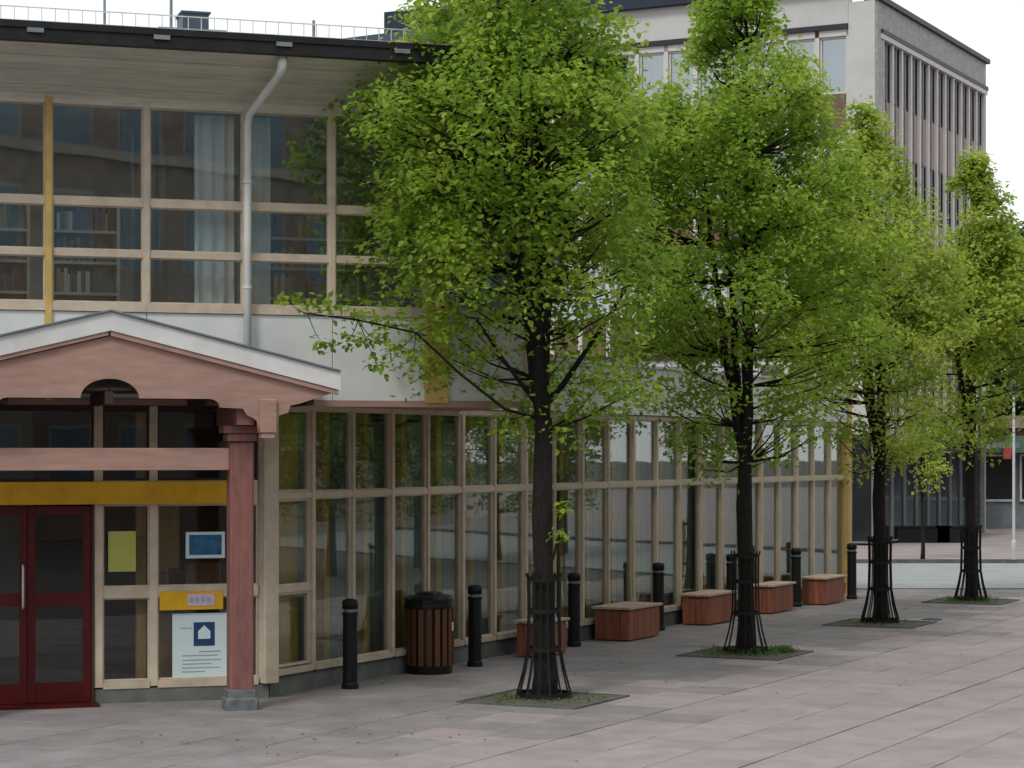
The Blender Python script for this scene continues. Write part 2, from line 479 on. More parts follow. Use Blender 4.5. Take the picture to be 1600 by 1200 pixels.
lb('head_rail', rB, M['cream'], (0.1, NB*BAY-.03, -.052, .06, ZTOP-.06, ZTOP+.0))
lb('plinth', rB, M['concrete'], (0.05, NB*BAY, -.02, .25, -.2, ZS-.012))
q = MB(); q.bbox(NB*BAY-.02, NB*BAY+.17, -.12, .10, 0, 3.70, .01)
q.obj('end_post', M['ochre'], lib, rz=rB, label='ochre yellow post ending the long glass wall')
# parapet panels above the low wing
for k in range(8):
    a = 4.35 + k*1.82; bq = a+1.80
    q = MB(); q.bbox(a, bq, -.09, .05, ZTOP+.012, 3.80, .006)
    q.obj('parapet_panel', M['white_panel'], lib, rz=rB)
lb('parapet_cap', rB, M['pale_metal'], (4.3, 18.95, -.12, .10, 3.803, 3.84))
lb('roof_deck', rB, M['dark_metal'], (2.0, 18.9, .06, 9.0, 3.30, 3.50))
lb('end_wall', rB, M['office_wall'], (18.88, 19.05, .14, 9.0, 0, 3.28))
# interior of the low wing
lb('interior_floor', rB, M['interior_floor'], (0.1, 18.8, .26, 8.9, 0.0, 0.16))
lb('ceiling', rB, M['interior'], (0.1, 18.8, .08, 8.9, 3.12, 3.22))
lb('interior_wall', rB, M['interior'], (0.1, 18.8, 4.2, 4.35, 0.17, 3.11))
ipm = MB(); ipm.box(-.06, .06, 0, .14, .17, 3.10); ipm = ipm.mesh('inner_post', M['inner_post'])
for i in range(0, NB):
    u = i*BAY + 0.62; y = 0.16
    link('inner_post', ipm, lib, (dB.x*u - dB.y*y, dB.y*u + dB.x*y, 0), rB)

q = MB(); q.bbox(.44, .80, .11, .15, .17, 3.0, .01); q.obj('inner_board', M['inner_post'], lib, rz=rB)
# curtains behind the long wall
def curtain_mesh(w, z0, z1, m, seed, amp=0.028, seg=44):
    r = random.Random(seed)
    q = MB(); ph = r.uniform(0, 6); fr = r.uniform(8.5, 11)/0.8
    xs = [w*k/seg for k in range(seg+1)]
    yy = [amp*math.sin(fr*x*2*math.pi/1.6*1.1+ph+0.7*math.sin(3*x+ph)) + .3*amp*math.sin(31*x+ph) for x in xs]
    vs = []; fs = []
    for t, z in ((0.0, z1), (1.0, z0)):
        for x, y in zip(xs, yy): vs.append((x, y*(0.7+.5*t), z))
    n = seg+1
    for k in range(seg): fs.append((k, k+1, n+k+1, n+k))
    off = len(vs)
    vs += [(x, y+.004, z) for x, y, z in vs]
    fs += [(c+off, b_+off, a+off, d+off) for a, b_, c, d in [(f[0], f[1], f[2], f[3]) for f in fs]]
    q.add(vs, fs)
    return q.mesh('curtain', m, True)
cms = [curtain_mesh(.80, .2, 2.95, M['curtain'], s) for s in range(3)]
cms_half = [curtain_mesh(.42, .2, 2.95, M['curtain'], s+9) for s in range(2)]
rc = random.Random(5)
for i in range(1, NB):
    full = i % 4 != 1
    me = rc.choice(cms) if full else rc.choice(cms_half)
    u = i*BAY + .03 + (0 if full else .3); y = .38 + rc.uniform(0, .08)
    p = P0 + Vector((dB.x*u - dB.y*y, dB.y*u + dB.x*y, 0))
    link('curtain', me, None, p, rB, label='grey pleated curtain behind the %s tall window from the porch' % ORD[i], cat='curtain', group='grey curtains hanging behind the ground floor glass wall')

# upper storey (frame A)
UW0, UW1 = -6.2, 3.01
zb, zsill0, zsill1, zr1, zr2, ztop = 3.11, 4.04, 4.135, 4.64, 5.17, 6.16
posts = [-5.3, -4.3, -3.27, -2.262, -1.262, -0.22, 0.71, 1.858, 2.93]
ochre_posts = {3, 7}
for k, s in enumerate(posts):
    w = .035
    if k == 7: w = .13
    if k == 8: w = .075
    q = MB()
    if k in ochre_posts:
        q.bbox(s-w, s+w, -.085, .06, zb+.01, ztop+.06, .006)
        q.obj('mullion', M['ochre'], lib, rz=rA, label='ochre yellow mullion' if k == 3 else 'wide ochre yellow pillar')
    elif k == 8:
        q.bbox(s-w, s+w, -.085, .10, zb-.02, ztop+.06, .006)
        q.obj('corner_post', M['cream'], lib, rz=rA)
    else:
        q.bbox(s-w, s+w, -.06, .06, zsill1, ztop+.06, .006)
        q.obj('mullion', M['cream'], lib, rz=rA)
for k in range(len(posts)-1):
    wl = .13 if k == 7 else .035
    wr = .13 if k+1 == 7 else (.075 if k+1 == 8 else .035)
    a = posts[k]+wl; c = posts[k+1]-wr
    for (z0, z1) in ((zsill1, zr1-.035), (zr1+.035, zr2-.04), (zr2+.04, ztop)):
        glazed(lib, rA, a, c, 0.0, z0, z1, M['cream'], M['glass_up'], .014)
    for zz, hh in ((zr1, .035), (zr2, .04)):
        q = MB(); q.box(a, c, -.045, .045, zz-hh, zz+hh); q.obj('transom', M['cream'], lib, rz=rA)
    q = MB(); q.box(a if k in (3, 7) else posts[k]+.001, c if k+1 in (3, 7, 8) else posts[k+1]-.001, -.075, .05, zsill0, zsill1-.002); q.obj('sill', M['cream'], lib, rz=rA)
    q = MB(); q.bbox(a if k in (3, 7) else posts[k]+.003, c if k+1 in (3, 7, 8) else posts[k+1]-.003, -.05, .05, zb+.03, zsill0-.004, .004)
    q.obj('spandrel_panel', M['white_panel'], lib, rz=rA)
lb('head_rail', rA, M['soffit'], (UW0, UW1+.0, -.055, .07, ztop+.001, ztop+.10))
lb('bottom_rail', rA, M['pink_wood'], (UW0, UW1, -.07, .06, zb-.035, zb+.027))
# underside of the overhanging upper storey
q = MB()
P1 = [(UW0, .0), (UW1, .0), (UW1, 5.0), (UW0, 5.0)]
q.box(UW0, UW1-.002, .065, 6.0, zb-.02, zb+.12)
q.obj('overhang_soffit', M['pink_wood'], lib, rz=rA)
lb('return_wall', rA, M['white_panel'], (UW1-.12, UW1, .10, 6.0, zb+.125, 6.5))
lb('upper_interior_wall', rA, M['interior'], (UW0, UW1-.15, 4.0, 4.15, zb+.125, 6.4))
lb('upper_ceiling', rA, M['interior'], (UW0, UW1-.15, .10, 3.99, 6.27, 6.36))
lb('upper_floor', rA, M['interior_floor'], (UW0, UW1-.15, .07, 3.99, zb+.125, 3.55))
# roof: sloping boarded soffit, black gutter, deck
OV = 0.95; zs0 = 6.26; zs1 = 6.62
nboard = 7
for k in range(nboard):
    t0 = k/nboard; t1 = (k+1)/nboard
    y0 = -.06 - OV*t0; y1 = -.06 - OV*t1 + .012
    z0 = zs0 + (zs1-zs0)*t0; z1 = zs0 + (zs1-zs0)*t1 - .002
    q = MB()
    dz = (k % 2)*.012
    vs = [(-8, y0, z0+dz), (3.6, y0, z0+dz), (3.6, y1, z1+dz), (-8, y1, z1+dz), (-8, y0, z0+.03), (3.6, y0, z0+.03), (3.6, y1, z1+.03), (-8, y1, z1+.03)]
    q.add(vs, [(0,1,2,3),(7,6,5,4),(0,4,5,1),(1,5,6,2),(2,6,7,3),(3,7,4,0)])
    q.obj('soffit_board', M['soffit'], lib, rz=rA)
q = MB()
q.prism([(0, 0), (.13, 0), (.15, .17), (0, .19)], 0, 0)
gut = MB()
y0 = -.06-OV
gut.box(-8, 3.65, y0-.10, y0+.02, zs1-.02, zs1+.14)
gut.box(-8, 3.66, y0-.12, y0-.09, zs1+.10, zs1+.165)
gut.obj('gutter', M['gutter'], lib, rz=rA)
for k in range(9):
    s = -7.5 + k*1.23
    q = MB(); q.box(s, s+.16, y0-.128, y0-.101, zs1+.055, zs1+.098)
    q.obj('gutter_bracket', M['grey_metal'], lib, rz=rA)
rf = MB()
rf.add([(-8, y0-.02, zs1+.15), (3.62, y0-.02, zs1+.15), (3.62, 6.5, zs1+.42), (-8, 6.5, zs1+.42),
        (-8, y0-.02, zs1+.19), (3.62, y0-.02, zs1+.19), (3.62, 6.5, zs1+.46), (-8, 6.5, zs1+.46)],
       [(3,2,1,0),(4,5,6,7),(0,1,5,4),(1,2,6,5),(2,3,7,6),(3,0,4,7)])
rf.obj('roof', M['pale_metal'], lib, rz=rA)
# slim rods of the roof guard
gr = MB()
for k in range(0, 74):
    s = -6 + k*.135
    gr.box(s-.004, s+.004, -.3, -.292, zs1+.18, zs1+.46)
gr.box(-6, 3.6, -.302, -.290, zs1+.455, zs1+.465)
gr.obj('roof_guard', M['pale_metal'], lib, rz=rA)
for s, h, r in ((-1.72, .48, .014), (-1.04, .95, .016), (.46, .34, .016)):
    q = MB(); q.tube([(s, -.25, zs1+.17), (s, -.25, zs1+.17+h)], r, 8)
    q.obj('roof_mast', M['grey_metal'], lib, rz=rA)
# roof vent
q = MB(); q.box(-1.03, -.36, .5, 1.2, zs1+.2, zs1+.47); q.box(-1.06, -.33, .47, 1.23, zs1+.47, zs1+.49)
for k in range(5): q.box(-1.0+.13*k, -.92+.13*k, .485, .50, zs1+.24, zs1+.44)
v = q.obj('roof_vent', M['grey_metal'], lib, rz=rA)
q = MB(); q.box(-.78, -.50, .6, 1.0, zs1+.49, zs1+.68); q.box(-.80, -.48, .58, 1.02, zs1+.68, zs1+.70)
q.obj('vent_cowl', M['slate'], v)
# downpipe
q = MB()
q.tube([(-.03, y0+.02, 6.60), (-.03, y0+.02, 6.50), (-.045, y0+.10, 6.42), (-.21, -.20, 6.12), (-.225, -.16, 6.02), (-.225, -.16, 5.0), (-.225, -.16, 3.2)],
       [.05, .05, .042, .042, .042, .042, .042], 12)
q.obj('downpipe', M['white_paint'], lib, rz=rA, smooth=True)
for zz in (5.4, 4.3, 3.5):
    q = MB(); q.lathe([(.05, zz), (.05, zz+.03)], 12, cx=-.225, cy=-.16); q.box(-.235, -.215, -.13, -.06, zz, zz+.03)
    q.obj('pipe_clip', M['white_paint'], lib, rz=rA)

# upper interior furnishings
def bookcase(s, n, w, label, seed):
    rr = random.Random(seed)
    root = empty('bookcase', fromA(s, -n, 3.55), rA, label=label, cat='bookcase', group='bookcases behind the upper windows')
    q = MB(); q.box(0, .03, 0, .3, 0, 1.75); q.box(w-.03, w, 0, .3, 0, 1.75); q.obj('side_panel', M['shelf'], root)
    q = MB(); q.box(.03, w-.03, .28, .3, 0, 1.72); q.obj('back_panel', M['shelf'], root)
    for k in range(6):
        z = .05 + k*.33
        q = MB(); q.box(.03, w-.03, 0, .28, z, z+.03); q.obj('shelf', M['shelf'], root)
    for k in range(1, 5):
        z = .083 + k*.33; x = .06
        while x < w-.12:
            t = rr.uniform(.025, .05); h = rr.uniform(.18, .26)
            q = MB(); q.box(x, x+t-.003, .05, .24, z, z+h)
            q.obj('book', rr.choice(bookm), root)
            x += t
            if rr.random() < .08: x += .12
bookm = [mat('book_'+n, c, .7, .05, 3) for n, c in (('red', (.18,.08,.06)), ('blue', (.10,.13,.20)), ('green', (.12,.18,.13)), ('white', (.55,.55,.5)), ('tan', (.35,.28,.16)), ('purple', (.16,.13,.18)))]
bookcase(-2.15, .75, .72, 'pale bookcase full of books behind the upper window over the porch ridge', 1)
bookcase(-3.15, .75, .78, 'pale bookcase full of books behind the leftmost upper window', 2)
bookcase(.05, .85, 1.3, 'wide pale bookcase full of books behind the upper window right of the downpipe', 3)
for (s0, w, y, lab) in ((-.72, .42, .22, 'pale blue grey curtain left of the downpipe behind the upper window'), (-.15, .24, .22, 'narrow pale blue curtain right of the downpipe behind the upper window'), (-1.22, .4, 1.4, 'grey curtain hanging deeper in the room left of the pale blue curtain')):
    cm = curtain_mesh(w, 3.6, 6.15, M['curtain_pale'] if y < 1 else M['curtain'], int(w*100), .02)
    link('curtain', cm, None, fromA(s0, -y, 0), rA, label=lab, cat='curtain', group='curtains behind the upper windows')

# entrance wall, ground floor (frame A)
def sA(px, n=0):
    """position along the entrance wall seen at column px"""
    k = (px-800)/F
    o = P0 + nA*n
    return (k*o.y - o.x)/(dA.x - k*dA.y)
def zA(px, py, n=0):
    s = sA(px, n); Y = (P0 + nA*n + dA*s).y
    return H - (py-HOR)/F*Y
eb = lambda px: sA(px)
zsg = zA(200, 1072)
m1, m2, m3 = eb(153), eb(239), 0.0
# mullions
for s, w in ((m1, .045), (m2, .042)):
    q = MB(); q.bbox(s-w, s+w, -.06, .06, zsg-.0, 3.07, .005); q.obj('mullion', M['cream'], lib, rz=rA)
q = MB(); q.bbox(-.085, .10, -.11, .09, .16, 3.07, .012); q.obj('corner_post', M['cream'], lib, rz=rA + R(22.5))
zy0, zy1 = zA(200, 787), zA(200, 752)
q = MB(); q.bbox(-4.6, eb(352), -.16, -.065, zy0, zy1, .006)
q.obj('yellow_fascia', M['yellow'], lib, rz=rA, label='yellow fascia board above the red doors')
zt0, zt1 = zA(200, 934), zA(200, 917)
for a, c in ((m1+.045, m2-.042), (m2+.042, -.09)):
    glazed(lib, rA, a, c, 0, zsg+.06, zt0, M['cream'], M['glass_dim'], .016)
    glazed(lib, rA, a, c, 0, zt1, zy0-.01, M['cream'], M['glass_dim'], .016)
    glazed(lib, rA, a, c, 0, zy1+.01, 3.03, M['dark_brown'], M['glass_dim'], .02)
    q = MB(); q.box(a, c, -.05, .05, zt0, zt1); q.obj('transom', M['cream'], lib, rz=rA)
    q = MB(); q.box(a, c, -.07, .05, zsg-.02, zsg+.058); q.obj('sill', M['cream'], lib, rz=rA)
    q = MB(); q.box(a, c, -.04, .04, zy0-.008, zy1+.008); q.obj('transom', M['cream'], lib, rz=rA)
glazed(lib, rA, -4.6, m1-.045, 0, zy1+.01, 3.03, M['dark_brown'], M['glass_dim'], .02)
lb('transom', rA, M['dark_brown'], (-4.6, m1-.045, -.04, .04, zy0-.008, zy1+.008))
lb('head_rail', rA, M['dark_brown'], (-4.6, -.08, -.05, .06, 3.032, 3.072))
lb('plinth', rA, M['concrete'], (m1-.04, 0.02, -.06, .2, -.2, zsg-.022))
# red double door
dr = empty('door', (0, 0, 0), rA); dr.parent = lib; dr['label'] = 'dark red glazed double door'
zd0, zd1 = .03, zy0-.02
cx = eb(42)
q = MB(); q.box(m1-.075, m1-.047, -.08, .04, 0, zd1+.01); q.obj('door_frame', M['dark_brown'], dr)
for (a, c) in ((cx+.004, m1-.08), (cx-1.0, cx-.004), ):
    q = MB(); w = .075
    q.bbox(a, a+w, -.07, -.02, zd0, zd1, .004); q.bbox(c-w, c, -.07, -.02, zd0, zd1, .004)
    q.box(a+w, c-w, -.068, -.022, zd0, zd0+.20); q.box(a+w, c-w, -.068, -.022, zd1-.09, zd1)
    zm = zA(100, 945); q.box(a+w, c-w, -.068, -.022, zm, zm+.13)
    q.obj('door_leaf', M['door_red'], dr)
    q = MB(); q.box(a+w-.004, c-w+.004, -.05, -.042, zd0+.196, zm+.004); q.box(a+w-.004, c-w+.004, -.05, -.042, zm+.126, zd1-.086)
    q.obj('pane', M['glass_dim'], dr)
q = MB(); hx = cx-.05; q.tube([(hx, -.075, 1.0), (hx, -.13, 1.02), (hx, -.13, 1.42), (hx, -.075, 1.44)], .012, 8); q.obj('handle', M['pale_metal'], dr, smooth=True)
q = MB(); q.box(-4.6, m1-.02, -.35, .05, -.02, .025); q.obj('doorstep', M['door_red'], lib, rz=rA)
# lobby behind the doors
lb('lobby_floor', rA, M['interior_floor'], (-4.6, -.0, .07, 4.0, -.0, .035))
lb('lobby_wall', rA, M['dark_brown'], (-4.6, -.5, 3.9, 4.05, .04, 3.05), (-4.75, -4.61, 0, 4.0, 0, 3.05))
q = MB(); q.box(eb(216), eb(231), .12, .24, .04, 3.0); q.obj('inner_post', M['inner_post'], lib, rz=rA)

# posters and displays in the window beside the doors (each hangs on the glass: a thing of its own)
def sheet(name, px0, px1, py0, py1, m, label, cat, n=.014, extra=None, group=None):
    a, c = sA(px0), sA(px1); z0, z1 = zA((px0+px1)/2, py1), zA((px0+px1)/2, py0)
    root = empty(name, fromA(a, n, z0), rA, label=label, cat=cat, group=group)
    q = MB(); q.box(0, c-a, 0, .006, 0, z1-z0); q.obj('paper', m, root)
    if extra: extra(root, c-a, z1-z0)
    return root
sheet('notice', 169, 212, 830, 893, M['paper_lime'], 'lime yellow paper notice in the window right of the red doors', 'notice')
def p_blue(root, w, h):
    q = MB(); q.box(.035, w-.035, -.003, 0, .035, h-.03); q.obj('picture', M['paper_blue'], root)
sheet('poster', 290, 351, 831, 872, M['paper_white'], 'small blue poster with a white border in the upper right window', 'poster', extra=p_blue)
def p_big(root, w, h):
    z = lambda py: h*(1058-py)/100.0
    x = lambda px: w*(px-269)/86.0
    q = MB(); q.box(x(302), x(335), -.003, 0, z(1009), z(972)); q.obj('blue_square', M['ink_blue'], root)
    q = MB(); q.prism([(x(309), z(998)), (x(328), z(998)), (x(328), z(986)), (x(318.5), z(977)), (x(309), z(986))], -.006, -.0031)
    q.obj('house_symbol', M['paper_white'], root)
    q = MB()
    for k, (a, c) in enumerate(((282, 300), (310, 345), (284, 340), (284, 346), (284, 330), (284, 343), (284, 320))):
        py = (980, 1017, 1023, 1030, 1036, 1042, 1048)[k]
        q.box(x(a), x(c), -.0025, 0, z(py+1.6), z(py))
    q.obj('text_lines', M['ink_grey'], root, kind='stuff')
sheet('poster', 269, 355, 958, 1058, M['paper_white'], 'large white poster with a dark blue square symbol in the lower window', 'poster', extra=p_big)
def p_lab(root, w, h):
    q = MB(); q.box(w*.44, w*.86, -.006, 0, h*.2, h*.85); q.obj('label_card', M['paper_lilac'], root)
    q = MB()
    for k in range(4): q.box(w*(.47+.09*k), w*(.53+.09*k), -.009, -.0061, h*.4, h*.65)
    q.obj('print_marks', M['ink_grey'], root, kind='stuff')
sheet('window_sign', 248, 347, 923, 952, M['yellow'], 'yellow strip sign with a pale lilac label above the large white poster', 'sign', n=.062, extra=p_lab)
def blob_box(name, px0, px1, py0, py1, m, label, cat, dep=.15, n=-.3):
    a, c = sA(px0, n), sA(px1, n); z0, z1 = zA(px0, py1, n), zA(px0, py0, n)
    root = empty(name, fromA(a, n, z0), rA, label=label, cat=cat)
    q = MB(); q.bbox(0, c-a, 0, dep, 0, z1-z0, .008); q.obj('body', m, root)
    q = MB(); q.box(-.004, c-a+.004, -.004, dep+.004, (z1-z0)*.72, (z1-z0)*.8); q.obj('tape_band', M['card_brown'], root)
    return root
blob_box('carton', 290, 345, 880, 914, M['card_brown'], 'brown cardboard carton standing on the window shelf under the blue poster', 'carton')
blob_box('gift_box', 262, 285, 886, 914, M['door_red'], 'small red box beside the brown carton on the window shelf', 'box')
blob_box('milk_box', 249, 260, 890, 914, M['paper_white'], 'small white box at the left end of the window shelf', 'box')
q = MB(); q.bbox(eb(252), eb(288), .30, .36, .06, 2.3, .01); q.obj('inner_board', M['inner_post'], lib, rz=rA)
q = MB(); q.box(m2+.06, -.12, .08, .55, zt0-.02, zt0+.008+.0); q.obj('window_shelf', M['shelf'], lib, rz=rA)

# ---------------------------------------------------------------- entrance porch (frame A)
pr = empty('entrance_porch', fromA(-1.808, 1.0), rA, label='pink timber entrance porch with a white edged gable roof and arched fascia', cat='porch')
SC = -1.808; PF = 1.35
def pl(s): return s-SC       # local x
def pn(n): return -(n-1.0)   # local y
apx = 3.957; half = 2.263; slope = .246
def ztopat(d): return apx - slope*abs(d)
# roof slabs, bargeboards
for sg in (-1, 1):
    q = MB()
    x0, x1 = (0, half+.02) if sg > 0 else (-half-.02, 0)
    za, zc = ztopat(x0), ztopat(x1)
    q.prism([(x0, za-.05), (x1, zc-.05), (x1, zc), (x0, za)], pn(PF-.02), pn(0.09))
    q.obj('roof_slab', M['pale_metal'], pr)
    q = MB(); q.prism([(x0, za+.001), (x1, zc+.001), (x1, zc+.018), (x0, za+.018)], pn(PF+.09), pn(.09)); q.obj('roof_sheet', M['grey_metal'], pr)
    q = MB(); q.prism([(x0, za-.185), (x1, zc-.185), (x1, zc-.004), (x0, za-.004)], pn(PF+.06), pn(PF-.015)); q.obj('bargeboard', M['white_paint'], pr)
    q = MB(); q.prism([(x0, za-.235), (x1-.02, zc-.23), (x1-.02, zc-.187), (x0, za-.187)], pn(PF+.045), pn(PF-.012)); q.obj('edge_moulding', M['pink_wood'], pr)
    # eaves board along the side
    q = MB(); xe = sg*(half-.03)
    q.box(min(xe, xe+sg*.03), max(xe, xe+sg*.03), pn(PF-.02), pn(.1), ztopat(half)-.20, ztopat(half)-.052); q.obj('eaves_board', M['white_paint'], pr)
# fascia with arched cutout
def sPx(px): return sA(px, PF)-SC
def zPx(px, py): return zA(px, py, PF)
right = []     # bottom profile from centre to the right, (x, z)
zb0 = zPx(168, 622)
ra = .285
for k in range(0, 9):
    t = math.pi/2*(1-k/8.0)
    right.append((ra*math.cos(t), zb0 + .19*math.sin(t)))
right += [(ra+.01, zb0-.0)]
right += [(sPx(328), zb0)]
for k in range(1, 5):
    t = k/4*math.pi/2
    right.append((sPx(328)+.10*math.sin(t), zb0-.085*(1-math.cos(t))))
xa = sPx(328)+.10
right += [(xa+.02, zb0-.085), (sPx(380), zb0-.095), (sPx(383)+.02, zb0-.16), (sPx(397), zb0-.19), (sPx(402), zb0-.22), (sPx(404), zb0-.30), (sPx(433), zb0-.30), (sPx(436), zb0-.16), (sPx(450), zb0-.13), (sPx(454), zb0-.06), (sPx(466), zb0-.045)]
xe = half-.04
right += [(xe, ztopat(xe)-.225)]
top = [(xe, ztopat(xe)-.22), (0, apx-.22)]
def col_strip(prof, sg):
    """fascia built as vertical strips between the cutout profile and the roof line"""
    q = MB()
    pts = [p for i, p in enumerate(prof)]
    for i in range(len(pts)-1):
        xa_, za_ = pts[i]; xb_, zb_ = pts[i+1]
        if abs(xb_-xa_) < 1e-4: xb_ = xa_+1e-3
        ta, tb = ztopat(xa_)-.236, ztopat(xb_)-.236
        if sg > 0: q.prism([(xa_, za_), (xb_, zb_), (xb_, max(tb, zb_+.002)), (xa_, ta)], pn(PF), pn(PF-.06))
        else: q.prism([(-xb_, zb_), (-xa_, za_), (-xa_, ta), (-xb_, max(tb, zb_+.002))], pn(PF), pn(PF-.06))
    bm = bmesh.new(); me = q.mesh('fascia_board', M['pink_wood']); bm.from_mesh(me)
    bmesh.ops.remove_doubles(bm, verts=bm.verts, dist=.0004)
    # drop the inner walls between strips
    bm.to_mesh(me); bm.free()
    return me
for sg in (-1, 1):
    link('fascia_board', col_strip(right, sg), pr)
    # boxed pendant behind the fascia's drop, with stepped foot
    q = MB()
    xc = sg*(sPx(405)+sPx(433))/2
    q.bbox(xc-.085, xc+.085, pn(PF+.035), pn(PF-.14), zb0-.33, zb0+.0, .01)
    q.bbox(xc-.07, xc+.07, pn(PF+.02), pn(PF-.12), zb0-.385, zb0-.332, .008)
    q.obj('pendant', M['pink_wood'], pr)
for sg in (-1, 1):
    xp = sg*1.35
    q = MB(); q.bbox(xp-.12, xp+.12, pn(.97)-.11, pn(.97)+.11, .21, 2.70, .015)
    q.obj('post', M['red_wood'], pr)
    q = MB(); q.bbox(xp-.165, xp+.165, pn(.97)-.15, pn(.97)+.15, 0, .13, .02); q.bbox(xp-.14, xp+.14, pn(.97)-.13, pn(.97)+.13, .131, .208, .01)
    q.obj('post_foot', M['stone_foot'], pr)
    # capital and brackets
    q = MB()
    q.bbox(xp-.15, xp+.15, pn(.97)-.14, pn(.97)+.14, 2.702, 2.78, .01)
    q.bbox(xp-.19, xp+.24 if sg > 0 else xp+.19, pn(.97)-.16, pn(.97)+.16, 2.782, 2.86, .01)
    q.obj('capital', M['red_wood'], pr)
    q = MB()
    q.bbox(xp-.09, xp+.09, pn(PF-.07), pn(.12), 2.862, 3.06, .01)
    q.obj('side_beam', M['red_wood'], pr)
zbm0, zbm1 = zA(200, 735, .97), zA(200, 700, .97)
q = MB(); q.bbox(-1.23, 1.23, pn(.97)-.07, pn(.97)+.07, zbm0, zbm1, .008); q.obj('cross_beam', M['pink_wood'], pr)
q = MB(); q.box(-1.22, 1.22, pn(.97)-.082, pn(.97)-.071, zbm0+.004, zbm0+.035); q.obj('beam_moulding', M['pink_wood'], pr)
# boarded ceiling under the roof
for k in range(14):
    a = -1.6 + k*.229
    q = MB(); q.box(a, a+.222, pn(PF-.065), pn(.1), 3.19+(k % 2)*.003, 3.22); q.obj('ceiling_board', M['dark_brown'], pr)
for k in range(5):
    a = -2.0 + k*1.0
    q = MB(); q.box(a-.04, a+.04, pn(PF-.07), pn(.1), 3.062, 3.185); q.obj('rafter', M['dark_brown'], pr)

# ---------------------------------------------------------------- office block behind
CO = Vector((568/F*59, 59, 0))
rS = math.atan2(0.8895, 0.457)
rF = rS - R(90)
off = empty('office_block', CO, 0, label='four storey pale concrete office block with ribbon windows and dark roof edge', cat='building')
def ob(name, rz, m, *bx, **k):
    q = MB()
    for b_ in bx: q.box(*b_)
    return q.obj(name, m, off, rz=rz, **k)
LEN = 15.0; SLEN = 10.97
wt = [13.80, 10.85, 7.90, 4.95]; wh = 1.54
# core
ob('core', rF, M['spandrel_brown'], (-LEN+.2, -.35, .45, 10.6, .1, 14.4))
# front bands (local x negative to the left)
ob('parapet_wall', rF, M['office_wall'], (-LEN, -.75, -.05, .3, 14.14, 15.06), label='pale parapet band under the dark roof edge')
ob('roof_edge', rF, M['navy'], (-LEN-.1, -.75, -.3, .5, 15.065, 15.7))
ob('roof_slab', rF, M['dark_metal'], (-LEN, -.02, .31, 10.5, 14.45, 14.68))
ob('corner_pier', rF, M['office_wall'], (-.74, 0.0, -.06, .33, 3.05, 14.70))
for t in wt:
    ob('dark_trim', rF, M['dark_metal'], (-LEN, -.75, -.10, .3, t+.20, t+.335))  # dark louver strip above each window row
    ob('window_head', rF, M['office_fin'], (-LEN, -.75, -.02, .3, t+.02, t+.197))
    if t > 5: ob('spandrel', rF, M['spandrel_brown'], (-LEN, -.75, .06, .3, t-wh-1.05, t-wh-.0))
nw = 16; ww = (LEN-.75)/nw
for t in wt:
    for k in range(nw):
        x0 = -.75-(k+1)*ww
        glazed(off, rF, x0+.07, x0+ww-.07, .10, t-wh+.01, t+.015, M['office_fin'], M['office_glass'], .05, .10)
pm = MB(); pm.box(-.06, .06, -.02, .16, .1, 14.0); pm = pm.mesh('pilaster', M['office_fin'])
cF, sF = math.cos(rF), math.sin(rF)
for k in range(nw+1):
    x = -.75-k*ww
    link('pilaster', pm, off, (cF*x, sF*x, 0), rF)
# side face
ob('side_parapet', rS, M['office_side'], (0.002, SLEN, -.05, .3, 13.98, 14.70), label='grey parapet band of the side face')
ob('side_roof_edge', rS, M['dark_metal'], (-.05, SLEN+.12, -.16, .31, 14.705, 14.84))
ob('side_trim', rS, M['dark_metal'], (.3, SLEN+.05, -.12, .28, 13.86, 13.976))
ob('side_head', rS, M['office_fin'], (.3, SLEN+.02, -.10, .28, 13.72, 13.857))
ob('side_pier', rS, M['office_side'], (0.003, .58, -.055, .3, 3.05, 13.975))
ob('end_pier', rS, M['office_side'], (SLEN-.16, SLEN, -.05, .3, 0, 13.70))
nb = 12; bw = (SLEN-.16-.58)/nb
for t in wt:
    tt = t-.10
    ob('spandrel', rS, M['spandrel_pink'], (.585, SLEN-.165, .04, .3, tt-2.92 if t > 5 else tt-wh-.6, tt-wh-.04))
    for k in range(nb):
        x0 = .58+k*bw
        glazed(off, rS, x0+.08, x0+bw-.08, .06, tt-wh-.02, tt+.0, M['dark_metal'], M['office_side_glass'], .03, .06)
fm = MB(); fm.box(-.065, .065, -.045, .055, 2.8, 13.72); fm = fm.mesh('fin', M['office_fin'])
cS, sS = math.cos(rS), math.sin(rS)
for k in range(nb+1):
    x = .58+k*bw
    link('fin', fm, off, (cS*x, sS*x, 0), rS)
# slim middle bars
fm2 = MB(); fm2.box(-.022, .022, -.0, .03, 2.8, 13.72); fm2 = fm2.mesh('fin', M['spandrel_pink'])
for k in range(nb):
    x = .58+(k+.5)*bw
    link('fin', fm2, off, (cS*x, sS*x, 0), rS)
# shops on the ground floor
ob('canopy', rS, M['shop_grey'], (.2, SLEN, -1.1, -.06, 2.70, 2.86))
for k in range(9):
    x0 = .6+k*1.14
    glazed(off, rS, x0, x0+1.08, .1, .12, 2.68, M['shop_grey'], M['dark_glass'], .05, .1)
for k in range(11):
    x0 = -.0-(k+1)*1.28
    glazed(off, rF, x0, x0+1.2, .1, .12, 3.0, M['shop_grey'], M['dark_glass'], .05, .1)
# pale plane added inside so the glass does not read black
ob('glass_backing', rF, M['plaster_far'], (-LEN+.3, -.8, .40, .44, 3.2, 14.1))

